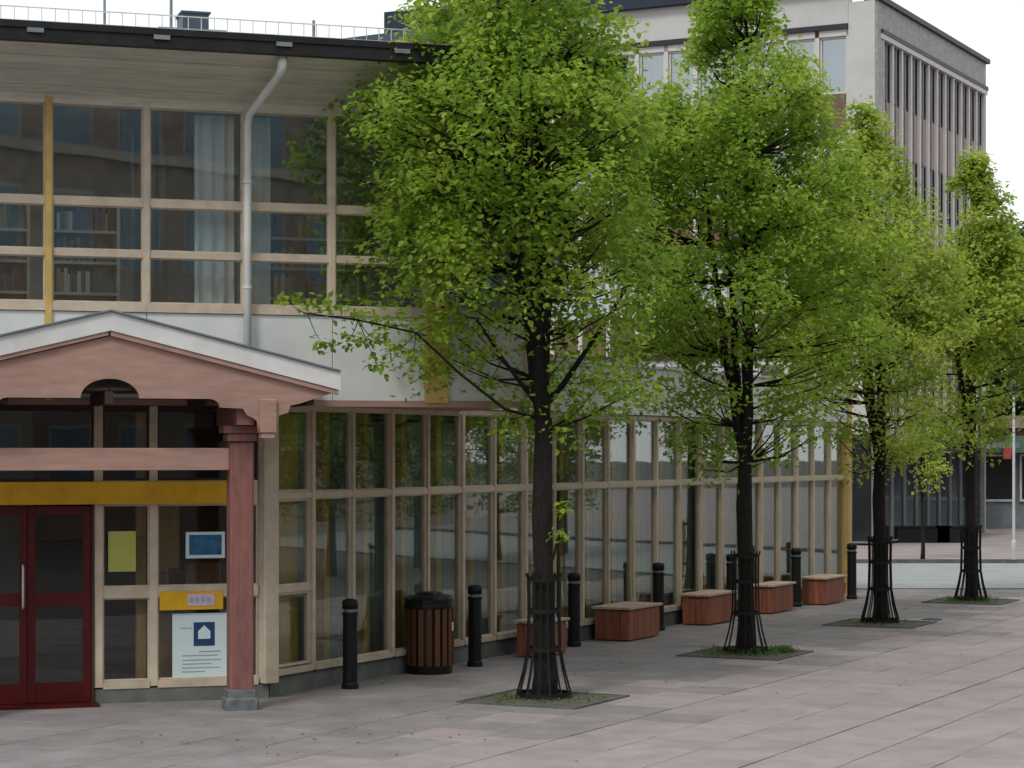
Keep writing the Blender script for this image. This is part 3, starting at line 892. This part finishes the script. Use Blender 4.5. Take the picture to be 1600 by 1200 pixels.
# slate blue low roof left of the office block
sb = empty('slate_roof_building', at(500, 705, 44), 0, label='low building with a slate blue sloping roof seen just above the library roof', cat='building')
q = MB()
a = at(470, 66, 44); c = at(705, 66, 44)
x0 = 0; x1 = c.x-a.x+.3; zt = a.z
sb.location = (a.x, 44, 0)
q.box(.3, x1, .3, 8, 0, zt-.6); q.obj('wall', M['tan_render'], sb)
q = MB()
za = at(470, 68, 44).z; zb_ = at(700, 36, 44).z
q.prism([(0, za-.9), (x1, za-.9), (x1, zb_), (0, za)], 0, 8.5); q.obj('roof', M['slate'], sb)

# ---------------------------------------------------------------- low shops across the street, right
sh = empty('shop_row', (at(1530, 705, 72).x, 72, 0), 0, label='low grey shop front with dark windows and a pinkish roof across the street', cat='building')
W = 9.0
q = MB(); q.box(0, W, .2, 9, 0, 3.1); q.obj('wall', M['shop_grey'], sh)
q = MB(); q.box(-.3, W+.3, -.8, 9.2, 3.35, 3.75); q.obj('roof', M['shop_roof'], sh)
q = MB(); q.box(-.25, W+.25, -.7, .19, 3.1, 3.345); q.obj('roof_edge', M['dark_brown'], sh)
q = MB(); q.box(-.1, W, -.75, -.65, 2.55, 3.1); q.obj('awning', mat('green_awning', (.10, .17, .13), .8), sh)
for k in range(7):
    glazed(sh, 0, .15+k*1.2, 1.2+k*1.2, .15, .95, 2.5, M['pale_metal'], M['dark_glass'], .07, .12)
q = MB(); q.box(.6, .85, -.9, -.78, 2.35, 2.8); q.obj('red_sign', M['red_sign'], sh)
lamp = empty('lamp_post', gnd(1584, 880), 0, label='slim pale grey pole standing on the far kerb at the right edge', cat='pole')
q = MB(); q.lathe([(.06, 0), (.06, .5), (.035, .55), (.03, 3.9)], 10); q.obj('pole', M['pale_metal'], lamp)
q = MB(); q.lathe([(.03, 3.9), (.12, 3.95), (.15, 4.1), (.10, 4.25), (.02, 4.3)], 12); q.obj('lamp_head', M['dark_metal'], lamp)
# dark planter boxes before the office shops
for px, w, lab in ((1440, 1.5, 'long dark planter box before the office block shops left of the other'), (1492, 1.1, 'shorter dark planter box before the office block shops right of the other')):
    g = gnd(px, 851)
    r_ = empty('planter', (g.x, g.y, .06), 0, label=lab, cat='planter', group='dark planters across the street')
    q = MB(); q.bbox(-w/2, w/2, -.25, .25, 0, .42, .02); q.box(-w/2-.02, w/2+.02, -.27, .27, .42, .46); q.obj('box', M['black'], r_)

# ---------------------------------------------------------------- trees
def leafcloud(clumps, n_per, size, seed, mat_, name='crown'):
    r = random.Random(seed)
    vs = []; fs = []
    for (c, rad, dens) in clumps:
        n = int(n_per*dens)
        for _ in range(n):
            # gaussian-ish ball, flattened
            d = Vector((r.gauss(0, 1), r.gauss(0, 1), r.gauss(0, .8)))
            d = d.normalized()*rad*(r.random()**.55)
            p = Vector(c)+d
            s = size*r.uniform(.6, 1.25)
            # leaf hangs outward and down
            out = Vector((d.x, d.y, 0)); 
            if out.length < 1e-3: out = Vector((1, 0, 0))
            out.normalize()
            tip = (out*r.uniform(.2, 1)+Vector((r.uniform(-.7, .7), r.uniform(-.7, .7), r.uniform(-1.0, .35)))).normalized()
            side = tip.cross(Vector((r.uniform(-.5, .5), r.uniform(-.5, .5), 1))).normalized()
            up = side.cross(tip)*(.16*s)
            b = len(vs)
            vs += [p, p+tip*s*.35+side*s*.42+up, p+tip*s*.8+side*s*.28+up*.5, p+tip*s*1.1, p+tip*s*.8-side*s*.28+up*.5, p+tip*s*.35-side*s*.42+up]
            fs += [(b, b+1, b+2, b+3), (b, b+3, b+4, b+5)]
    me = bpy.data.meshes.new(name); me.from_pydata(vs, [], fs); me.materials.append(mat_); me.update()
    return me

def prof_r(prof, z):
    for (z0, r0), (z1, r1) in zip(prof, prof[1:]):
        if z0 <= z <= z1: return r0+(r1-r0)*(z-z0)/(z1-z0)
    return 0

def make_tree(px, py, Y, prof, seed, leafm, label, nclump=400, fork=2.85, lean=0, extra=(), trunk_r=.105, size=.068, nper=62, airy=3.2, group='young linden trees in a row before the library', shift=(0, 0)):
    base = gnd(px, py) if py else Vector((0, 0, 0))
    r = random.Random(seed)
    root = empty('linden_tree', base, 0, label=label, cat='tree', group=group)
    ztop_ = prof[-1][0]; z0 = prof[0][0]
    q = MB()
    # trunk
    tp = [(0, 0, -.05), (.015, 0, .25), (.0+lean*.3, .01, 1.0), (-.02+lean*.6, -.01, 1.9), (lean, 0, fork)]
    q.tube(tp, [trunk_r*1.5, trunk_r*1.12, trunk_r, trunk_r*.93, trunk_r*.85], 12, wob=.25)
    stems = []
    ns = 4
    for k in range(ns):
        a = 2*math.pi*k/ns + r.uniform(-.4, .4); spread = (.16 if k else .05)
        hgt = ztop_-.5 if k == 0 else ztop_*r.uniform(.72, .88)
        pts = []; x = lean; y = 0; m = 9
        for j in range(m+1):
            t = j/m
            z = fork-.15 + (hgt-fork+.15)*t
            rr = prof_r(prof, z)*spread*4*(t**.75)*.55 if k else .05*t
            pts.append((lean*(1-t)+math.cos(a)*rr+r.uniform(-.03, .03)*(j > 0)+shift[0]*t*.5, math.sin(a)*rr+r.uniform(-.03, .03)*(j > 0), z))
        r0 = trunk_r*(.62 if k else .7)
        q.tube(pts, [r0*(1-j/m)**.8+.008 for j in range(m+1)], 7, wob=.2)
        stems.append(pts)
    # clumps
    clumps = []
    tries = 0
    while len(clumps) < nclump and tries < 20000:
        tries += 1
        z = r.uniform(z0, ztop_)
        rm = prof_r(prof, z)
        if r.random() > (rm/1.6)**1.2+.06: continue
        a = r.uniform(0, 2*math.pi); rad = rm*1.06*(r.random()**.45)
        # leave holes where a noise field is low, ragged outline
        c = Vector((math.cos(a)*rad, math.sin(a)*rad, z))
        rag = 1 + .42*noise.noise(Vector((math.cos(a)*1.4+seed, math.sin(a)*1.4, z*1.1)))
        c.x *= rag; c.y *= rag
        c.x += shift[0]*min(1, max(0, (z-z0)/2.5)); c.y += shift[1]
        hole = noise.noise(c*1.15+Vector((seed*3.1, 0, 0)))
        lowpart = (z-z0)/(ztop_-z0)
        if hole < -.27+.19*(lowpart < .36): continue
        thin = z < airy + .5*noise.noise(Vector((c.x*2, c.y*2, seed)))
        if thin and r.random() < .45: continue
        clumps.append((c, r.uniform(.2, .36)*(1 if z < ztop_-1.2 else .75), r.uniform(.65, 1.25)*(0.55 if thin else 1)))
    # side branches to the clumps
    for (c, rad, d) in clumps[:int(nclump*.3)]:
        st = min(stems, key=lambda s: min((Vector(p)-c).length for p in s))
        cand = [p for p in st if p[2] < c.z-.1] or [st[0]]
        p = Vector(min(cand, key=lambda p: (Vector(p)-c).length))
        mid = (p+c)/2+Vector((r.uniform(-.08, .08), r.uniform(-.08, .08), -.08))
        q.tube([p, mid, c], [.017, .011, .005], 5, cap=False)
    for br in extra:
        pts = [Vector(p)-base for p in br['pts']]
        q.tube(pts, [br.get('r', .03)*(1-j/len(pts))+.006 for j in range(len(pts))], 6, wob=.2)
        for c, rad, d in br['clumps']:
            clumps.append((Vector(c)-base, rad*1.1, d*1.7))
            near = min(pts, key=lambda p: (p-(Vector(c)-base)).length)
            q.tube([near, (near+Vector(c)-base)/2+Vector((0, 0, -.03)), Vector(c)-base], [.006, .004, .002], 5, cap=False)
    q.obj('trunk', M['bark'], root, smooth=True)
    link('crown', leafcloud(clumps, nper, size, seed+50, leafm), root)
    return root

# first tree: long low branch reaching left over the porch roof
Y1 = pits[0].y
def a1(px, py, dy=0): return at(px, py, Y1+dy)
ex1 = [dict(pts=[a1(846, 655), a1(790, 640, -.2), a1(720, 585, -.5), a1(650, 520, -.7), a1(560, 500, -.8), a1(480, 490, -.9)], r=.013,
            clumps=[(a1(450, 470, -.9), .11, .28), (a1(480, 473, -.85), .12, .3), (a1(520, 478, -.9), .14, .38), (a1(560, 488, -.8), .15, .4), (a1(600, 500, -.7), .16, .45), (a1(505, 540, -.9), .11, .32), (a1(545, 530, -.85), .12, .32), (a1(590, 570, -.8), .13, .35), (a1(620, 545, -.7), .14, .4), (a1(645, 555, -.6), .13, .35), (a1(585, 530, -.6), .14, .4), (a1(640, 505, -.6), .16, .45), (a1(680, 520, -.6), .14, .42), (a1(700, 490, -.5), .15, .4)]),
       dict(pts=[a1(846, 640), a1(880, 600, .1), a1(935, 520, .2), a1(985, 440, .3)], r=.035, clumps=[(a1(960, 500, .1), .2, .7), (a1(930, 590, 0), .2, .6), (a1(990, 540, 0), .2, .6), (a1(900, 640, 0), .2, .6), (a1(960, 650, 0), .18, .5), (a1(1010, 620, .2), .18, .4)]),
       dict(pts=[a1(846, 640), a1(815, 600, -.1), a1(785, 560, -.3), a1(745, 500, -.4)], r=.025, clumps=[(a1(740, 560, -.3), .12, .3), (a1(760, 600, -.2), .12, .3), (a1(775, 545, -.3), .13, .35), (a1(720, 520, -.4), .14, .35), (a1(765, 490, -.4), .18, .5)]),
       dict(pts=[(pits[0].x, pits[0].y, 1.3), (pits[0].x+.1, pits[0].y-.1, 1.5), (pits[0].x+.18, pits[0].y-.12, 1.9)], r=.012, clumps=[((pits[0].x+.15, pits[0].y-.14, 1.75), .1, .3), ((pits[0].x+.2, pits[0].y-.1, 2.0), .09, .22)])]
make_tree(850, 1093, None, [(2.75, .45), (3.3, 1.0), (4.1, 1.3), (5.0, 1.5), (5.9, 1.58), (6.5, 1.2), (7.1, .92), (8.0, .75), (9.0, .4), (9.3, .1)], 11, M['leaf'],
          'nearest and tallest linden tree with a low branch reaching over the porch roof', nclump=820, extra=ex1, airy=4.5, fork=2.95, shift=(-.33, 0), nper=66)
make_tree(1165, 1022, None, [(2.3, .6), (3.0, 1.3), (3.8, 1.65), (5.2, 1.75), (6.4, 1.62), (7.1, 1.25), (7.6, .72), (8.5, .42), (9.0, .1)], 24, M['leaf'],
          'second linden tree from the porch, standing beside the third red bench', nclump=920, airy=3.9, fork=2.6, trunk_r=.10, shift=(-.1, 0))
make_tree(1375, 975, None, [(2.25, .6), (3.0, 1.25), (4.2, 1.45), (5.4, 1.2), (6.3, .8), (7.1, .42), (7.8, .08)], 35, M['leaf_y'],
          'third linden tree from the porch, just past the ochre end post', nclump=580, airy=3.6, fork=2.5, trunk_r=.095, shift=(-.22, 0))
make_tree(1517, 940, None, [(2.6, .6), (3.3, 1.3), (4.3, 1.4), (5.4, 1.1), (6.4, .65), (7.1, .35), (7.8, .08)], 46, M['leaf_y'],
          'smallest, farthest linden tree in the row, at the edge of the street', nclump=400, airy=3.9, fork=2.8, trunk_r=.095, shift=(.1, 0), size=.085)

# trees on the far side of the square (they show in the glass wall)
bushy = make_tree(0, 0, 0.0, [(1.2, .7), (2.0, 1.4), (3.5, 1.6), (5.0, 1.3), (6.2, .6), (6.8, .1)], 61, M['leaf'], 'x', nclump=520, fork=1.3, trunk_r=.10, size=.09, nper=44, group='bushy trees across the square')
bushy.name = 'bushy_tree'
bch = [c for c in bpy.data.objects if c.parent == bushy]
sides = ['nearest', 'second', 'third', 'fourth', 'fifth', 'sixth', 'seventh', 'farthest']
for k in range(8):
    if k == 0: c = bushy
    else:
        c = bushy.copy(); C.objects.link(c)
        for d in bch:
            e = d.copy(); C.objects.link(e); e.parent = c
    c.location = fromuv(5+k*3.7, 11.5); c.rotation_euler = (0, 0, 1.3*k)
    c['label'] = '%s low crowned tree across the square, seen only reflected in the long glass wall' % sides[k]
# small pale leaved tree by the office shops
make_tree(0, 0, 0.0, [(1.7, .3), (2.0, .6), (2.6, .62), (3.1, .25)], 71, M['leaf_y'], 'small low tree with pale leaves before the office block shops', nclump=60, fork=1.6, trunk_r=.04, size=.09, nper=34, group='x')
st_ = [o for o in bpy.data.objects if o.get('label', '').startswith('small low tree')][0]
del st_['group']; st_.name = 'small_tree'; gq = gnd(1462, 884); st_.location = (gq.x, gq.y+1.6, .06)
# fallen leaves and bud scales blown over the paving
r = random.Random(3); vs = []; fs = []
for k in range(200):
    u = r.uniform(-4, 22); v = 2.7+r.gauss(0, 1.5) if r.random() < .75 else r.uniform(.3, 9)
    if v < .15: continue
    p = fromuv(u, v); t = r.uniform(0, 6.28); w = r.uniform(.010, .026); b0 = len(vs)
    for dx, dy, dz in ((-1, 0, .004), (0, -.6, .010), (1.1, 0, .007), (0, .6, .014)):
        vs.append((p.x+w*(dx*math.cos(t)-dy*math.sin(t)), p.y+w*(dx*math.sin(t)+dy*math.cos(t)), dz))
    fs.append((b0, b0+1, b0+2, b0+3))
me = bpy.data.meshes.new('fallen_leaves'); me.from_pydata(vs, [], fs); me.materials.append(mat('dry_leaf', (.16, .13, .05), .8, .2, 6, island=.4))
link('fallen_leaves', me, kind='stuff', label='small fallen leaves scattered over the paving under the tree row', cat='leaves')
# drain cover
gq = gnd(1456, 968)
dc = empty('drain_cover', (gq.x, gq.y, 0), rB, label='small dark round drain cover in the paving between the two farthest trees', cat='drain cover')
q = MB(); q.lathe([(.16, -.02), (.16, .006), (.13, .008), (.13, .004)], 20); q.obj('lid', M['dark_metal'], dc)
# buildings that close the square
far = empty('tan_building', fromuv(0, 24), rB, label='tan building closing the right side of the square, reflected in the glass wall', cat='building')
q = MB(); q.box(-6, 48, -8, 0, 0, 9); q.obj('wall', M['tan_render'], far, rz=0)
for r_ in range(3):
    for k in range(18):
        q = MB(); q.box(-4+k*2.9, -2.4+k*2.9, .0, .04, 1+r_*2.9, 2.6+r_*2.9); q.obj('window', M['dark_glass'], far)
far.location = fromuv(0, 24); far.rotation_euler = (0, 0, rB)
br = empty('brown_brick_building', (14, -16, 0), R(-12), label='brown building with blue windows behind the viewer, reflected in the upper windows', cat='building')
q = MB(); q.box(-24, 30, -10, 0, 0, 15); q.obj('wall', M['brick_brown'], br)
for r_ in range(4):
    for k in range(20):
        q = MB(); q.box(-22+k*2.5, -20.6+k*2.5, .02, .06, 1.3+r_*3.4, 3.3+r_*3.4)
        w_ = q.obj('window', M['blue_glass'], br)
        q = MB(); q.box(-22.1+k*2.5, -20.5+k*2.5, .0, .03, 1.2+r_*3.4, 3.4+r_*3.4); q.obj('frame', M['tan_render'], w_)
q = MB(); q.box(-24, 30, .0, .15, 11.2, 11.5); q.obj('cornice', M['tan_render'], br)

# distant trees beyond the street
for k, (px, py, Y, w) in enumerate(((1545, 352, 108, 6), (1580, 338, 112, 5), (1615, 342, 110, 6), (1660, 330, 115, 6))):
    top_ = at(px, py, Y)
    root = empty('distant_tree', (top_.x, Y, 0), 0, label=['dark distant tree closest to the office block', 'dark distant tree with the highest tip at the right edge', 'dark distant tree at the right edge beside the highest one', 'dark distant tree just beyond the right edge'][k], cat='tree', group='distant trees beyond the street')
    rr = random.Random(k)
    q = MB(); q.tube([(0, 0, 0), (.1, 0, 6), (0, 0, top_.z-3)], [.35, .25, .08], 8); q.obj('trunk', M['bark'], root)
    cl = []
    for j in range(90):
        z = rr.uniform(3, top_.z-.6); m_ = w*.5*math.sin(math.pi*min(1, max(.12, (top_.z+1-z)/top_.z)))
        a = rr.uniform(0, 6.28); d = m_*rr.random()**.5
        cl.append(((math.cos(a)*d, math.sin(a)*d, z), rr.uniform(.6, 1.0), 1))
    link('crown', leafcloud(cl, 45, .42, k+3, M['leaf_far']), root)

# ---------------------------------------------------------------- tree guards, pits, weeds
gtag = ['iron guard around the nearest linden tree', 'iron guard around the second linden tree beside the red benches', 'iron guard around the third linden tree past the ochre post', 'iron guard around the farthest linden tree by the street']
ptag = ['square soil pit around the nearest linden tree', 'square soil pit with weeds around the second linden tree', 'square soil pit around the third linden tree', 'square mossy pit around the farthest linden tree']
bar = MB()
bar.tube([(.285, 0, .0), (.28, 0, .06), (.215, 0, .30), (.175, 0, .52), (.165, 0, .9), (.17, 0, 1.25), (.19, 0, 1.31)], .0105, 6)
barm = bar.mesh('bar', M['black'])
def ring_mesh(r, z):
    q = MB(); n = 24
    vs = []
    for k in range(n):
        t = 2*math.pi*k/n; c_, s_ = math.cos(t), math.sin(t)
        for rr, zz in ((r-.006, z-.02), (r+.006, z-.02), (r+.006, z+.02), (r-.006, z+.02)): vs.append((c_*rr, s_*rr, zz))
    fs = []
    for k in range(n):
        a = k*4; b_ = ((k+1) % n)*4
        for j in range(4): fs.append((a+j, b_+j, b_+(j+1) % 4, a+(j+1) % 4))
    q.add(vs, fs); return q.mesh('ring', M['black'])
rings = [ring_mesh(.28, .05), ring_mesh(.177, .52), ring_mesh(.168, .92), ring_mesh(.172, 1.25)]
for k, p in enumerate(pits):
    g = empty('tree_guard', (p.x, p.y, .012), 0, label=gtag[k], cat='tree guard', group='iron tree guards')
    for j in range(14): link('bar', barm, g, rz=2*math.pi*j/14+.1*k)
    for rm_ in rings: link('ring', rm_, g)
    # half round dark panels clasping the trunk
    pit = empty('tree_pit', (p.x, p.y, 0), rB, label=ptag[k], cat='tree pit', group='tree pits in the paving')
    a = .68
    for (x0, x1, y0_, y1_) in ((-a, a, -a, -a+.05), (-a, a, a-.05, a), (-a, -a+.05, -a+.052, a-.052), (a-.05, a, -a+.052, a-.052)):
        q = MB(); q.box(x0, x1, y0_, y1_, -.04, .018); q.obj('edging', M['kerb'], pit)
    q = MB(); n = 22; gg = []
    for i in range(n+1):
        for j in range(n+1):
            x = -a+.045+(2*a-.09)*i/n; y = -a+.045+(2*a-.09)*j/n
            rr = math.hypot(x, y)
            gg.append((x, y, .006+.05*math.exp(-(rr/.28)**2)+.008*noise.noise(Vector((x*7, y*7, k)))))
    q.add(gg, [(i*(n+1)+j, (i+1)*(n+1)+j, (i+1)*(n+1)+j+1, i*(n+1)+j+1) for i in range(n) for j in range(n)])
    q.obj('soil', M['soil'], pit, smooth=True)
    # weeds
    r = random.Random(k+77); vs = []; fs = []
    cnt = [450, 1300, 800, 1300][k]
    for j in range(cnt):
        t = r.uniform(0, 6.28); d = abs(r.gauss(0, .22))+.05
        if k in (1,) and j % 4 == 0: bx, by = .42+r.gauss(0, .1), -.35+r.gauss(0, .07)
        else: bx, by = math.cos(t)*d, math.sin(t)*d
        bx = max(-.62, min(.62, bx)); by = max(-.62, min(.62, by))
        hh = r.uniform(.02, .085)*(1.2 if k in (1, 3) else .8); w = r.uniform(.006, .014)
        t2 = r.uniform(0, 6.28); lx, ly = math.cos(t2)*hh*.6, math.sin(t2)*hh*.6
        b0 = len(vs)
        vs += [(bx-w, by, .012), (bx+w, by, .012), (bx+lx+w*.8, by+ly, hh), (bx+lx-w*.8, by+ly, hh*.9)]
        fs.append((b0, b0+1, b0+2, b0+3))
    me = bpy.data.meshes.new('weeds'); me.from_pydata(vs, [], fs); me.materials.append(M['weed'])
    link('weeds', me, None, (p.x, p.y, 0), rB, kind='stuff', label='low green weeds growing in the pit of the %s linden tree' % ('nearest', 'second', 'third', 'farthest')[k], cat='weeds')

# ---------------------------------------------------------------- bollards
bol = empty('bollard', (0, 0, 0), rB, label='x', cat='bollard', group='black bollards along the long glass wall')
q = MB(); q.lathe([(.095, 0), (.095, .05), (.082, .07), (.08, .80), (.088, .81), (.088, .84)], 16); q.obj('shaft', M['black'], bol, smooth=False)
q = MB(); q.lathe([(.070, .84), (.070, .875)], 16); q.obj('neck_ring', M['grey_metal'], bol)
q = MB(); q.lathe([(.086, .875), (.088, .945), (.078, .972), (.03, .985)], 16); q.obj('cap', M['black'], bol, smooth=True)
bk = [c for c in bpy.data.objects if c.parent == bol]
bpos = [(547, 1076), (742, 1041), (897, 1010), (1029, 985), (1143, 963), (1244, 948), (1331, 936)]
blab = ['nearest black bollard, between the porch and the litter bin', 'black bollard just right of the litter bin', 'black bollard partly behind the nearest linden trunk', 'black bollard between the second and third red benches', 'black bollard half hidden at the left of the second linden trunk', 'black bollard between the two farthest red benches', 'farthest black bollard, right of the ochre end post']
for k, (px, py) in enumerate(bpos):
    p = gnd(px, py)
    if k == 0: c = bol
    else:
        c = bol.copy(); C.objects.link(c)
        for d in bk:
            e = d.copy(); C.objects.link(e); e.parent = c
    c.location = (p.x, p.y, 0); c['label'] = blab[k]

# ---------------------------------------------------------------- litter bin
p = gnd(671, 1051)
bn = empty('litter_bin', (p.x, p.y, 0), .2, label='round litter bin of brown wooden slats with a black lid beside the glass wall', cat='litter bin')
q = MB(); q.lathe([(.27, 0), (.275, .10), (.262, .11), (.262, .80), (.285, .805), (.285, .85)], 28); q.obj('drum', M['bin_black'], bn)
q = MB(); q.lathe([(.292, .851), (.292, .875), (.27, .90), (.17, .925), (.15, .95), (.05, .955)], 28); q.obj('lid', M['bin_black'], bn, smooth=False)
sl = MB(); sl.bbox(-.032, .032, -.013, .013, .10, .80, .006); slm_ = sl.mesh('slat', M['slat_wood'])
for k in range(18):
    t = 2*math.pi*k/18
    link('slat', slm_, bn, (math.cos(t)*.278, math.sin(t)*.278, 0), t+math.pi/2)
q = MB(); q.lathe([(.294, .76), (.296, .77), (.296, .80), (.294, .81)], 28); q.obj('band', M['bin_black'], bn)
q = MB(); q.box(-.035, .035, -.004, 0, .50, .60); st = q.obj('sticker', M['paper_white'], bn)
st.location = (.285*math.cos(-.55), .285*math.sin(-.55), 0); st.rotation_euler = (0, 0, -.55+math.pi/2)

# ---------------------------------------------------------------- red benches
def bench(px, py, L, label, W_=.52, HH=.47):
    """px,py: base of the near corner facing the square"""
    p = gnd(px, py)
    root = empty('bench', (p.x, p.y, 0), rB, label=label, cat='bench', group='red bench boxes along the glass wall')
    # local x along the wall (away), y toward the wall
    q = MB(); q.box(.03, L-.03, .03, W_-.03, 0.03, HH-.05); q.obj('core', M['dark_brown'], root)
    n = 4
    for k in range(n):                      # end boards facing the camera
        w = W_/n
        q = MB(); q.bbox(0, .028, k*w+.003, (k+1)*w-.003, .02, HH-.045, .004); q.obj('board', M['bench_wood'], root)
        q = MB(); q.bbox(L-.028, L, k*w+.003, (k+1)*w-.003, .02, HH-.045, .004); q.obj('board', M['bench_wood'], root)
    m = max(4, int(L/.14))
    for k in range(m):
        w = (L-.06)/m
        for y in (0, W_-.028):
            q = MB(); q.bbox(.03+k*w+.003, .03+(k+1)*w-.003, y+.002, y+.026, .02, HH-.045, .004); q.obj('board', M['bench_wood'], root)
    for k in range(4):
        w = (W_+.08)/4
        q = MB(); q.bbox(-.04, L+.04, -.04+k*w+.004, -.04+(k+1)*w-.004, HH-.034, HH, .006); q.obj('seat_plank', M['bench_top'], root)
    return root
bench(847, 1029, .7, 'nearest red bench box, mostly behind the nearest linden trunk', .36)
bench(983, 1003, 1.05, 'red bench box with pale seat standing alone between the first two linden trees')
bench(1107, 978, 1.05, 'red bench box just left of the second linden trunk', .42)
bench(1206, 960, 1.0, 'red bench box just right of the second linden trunk', .34)
bench(1290, 946, 1.0, 'farthest red bench box, beside the ochre end post', .42)
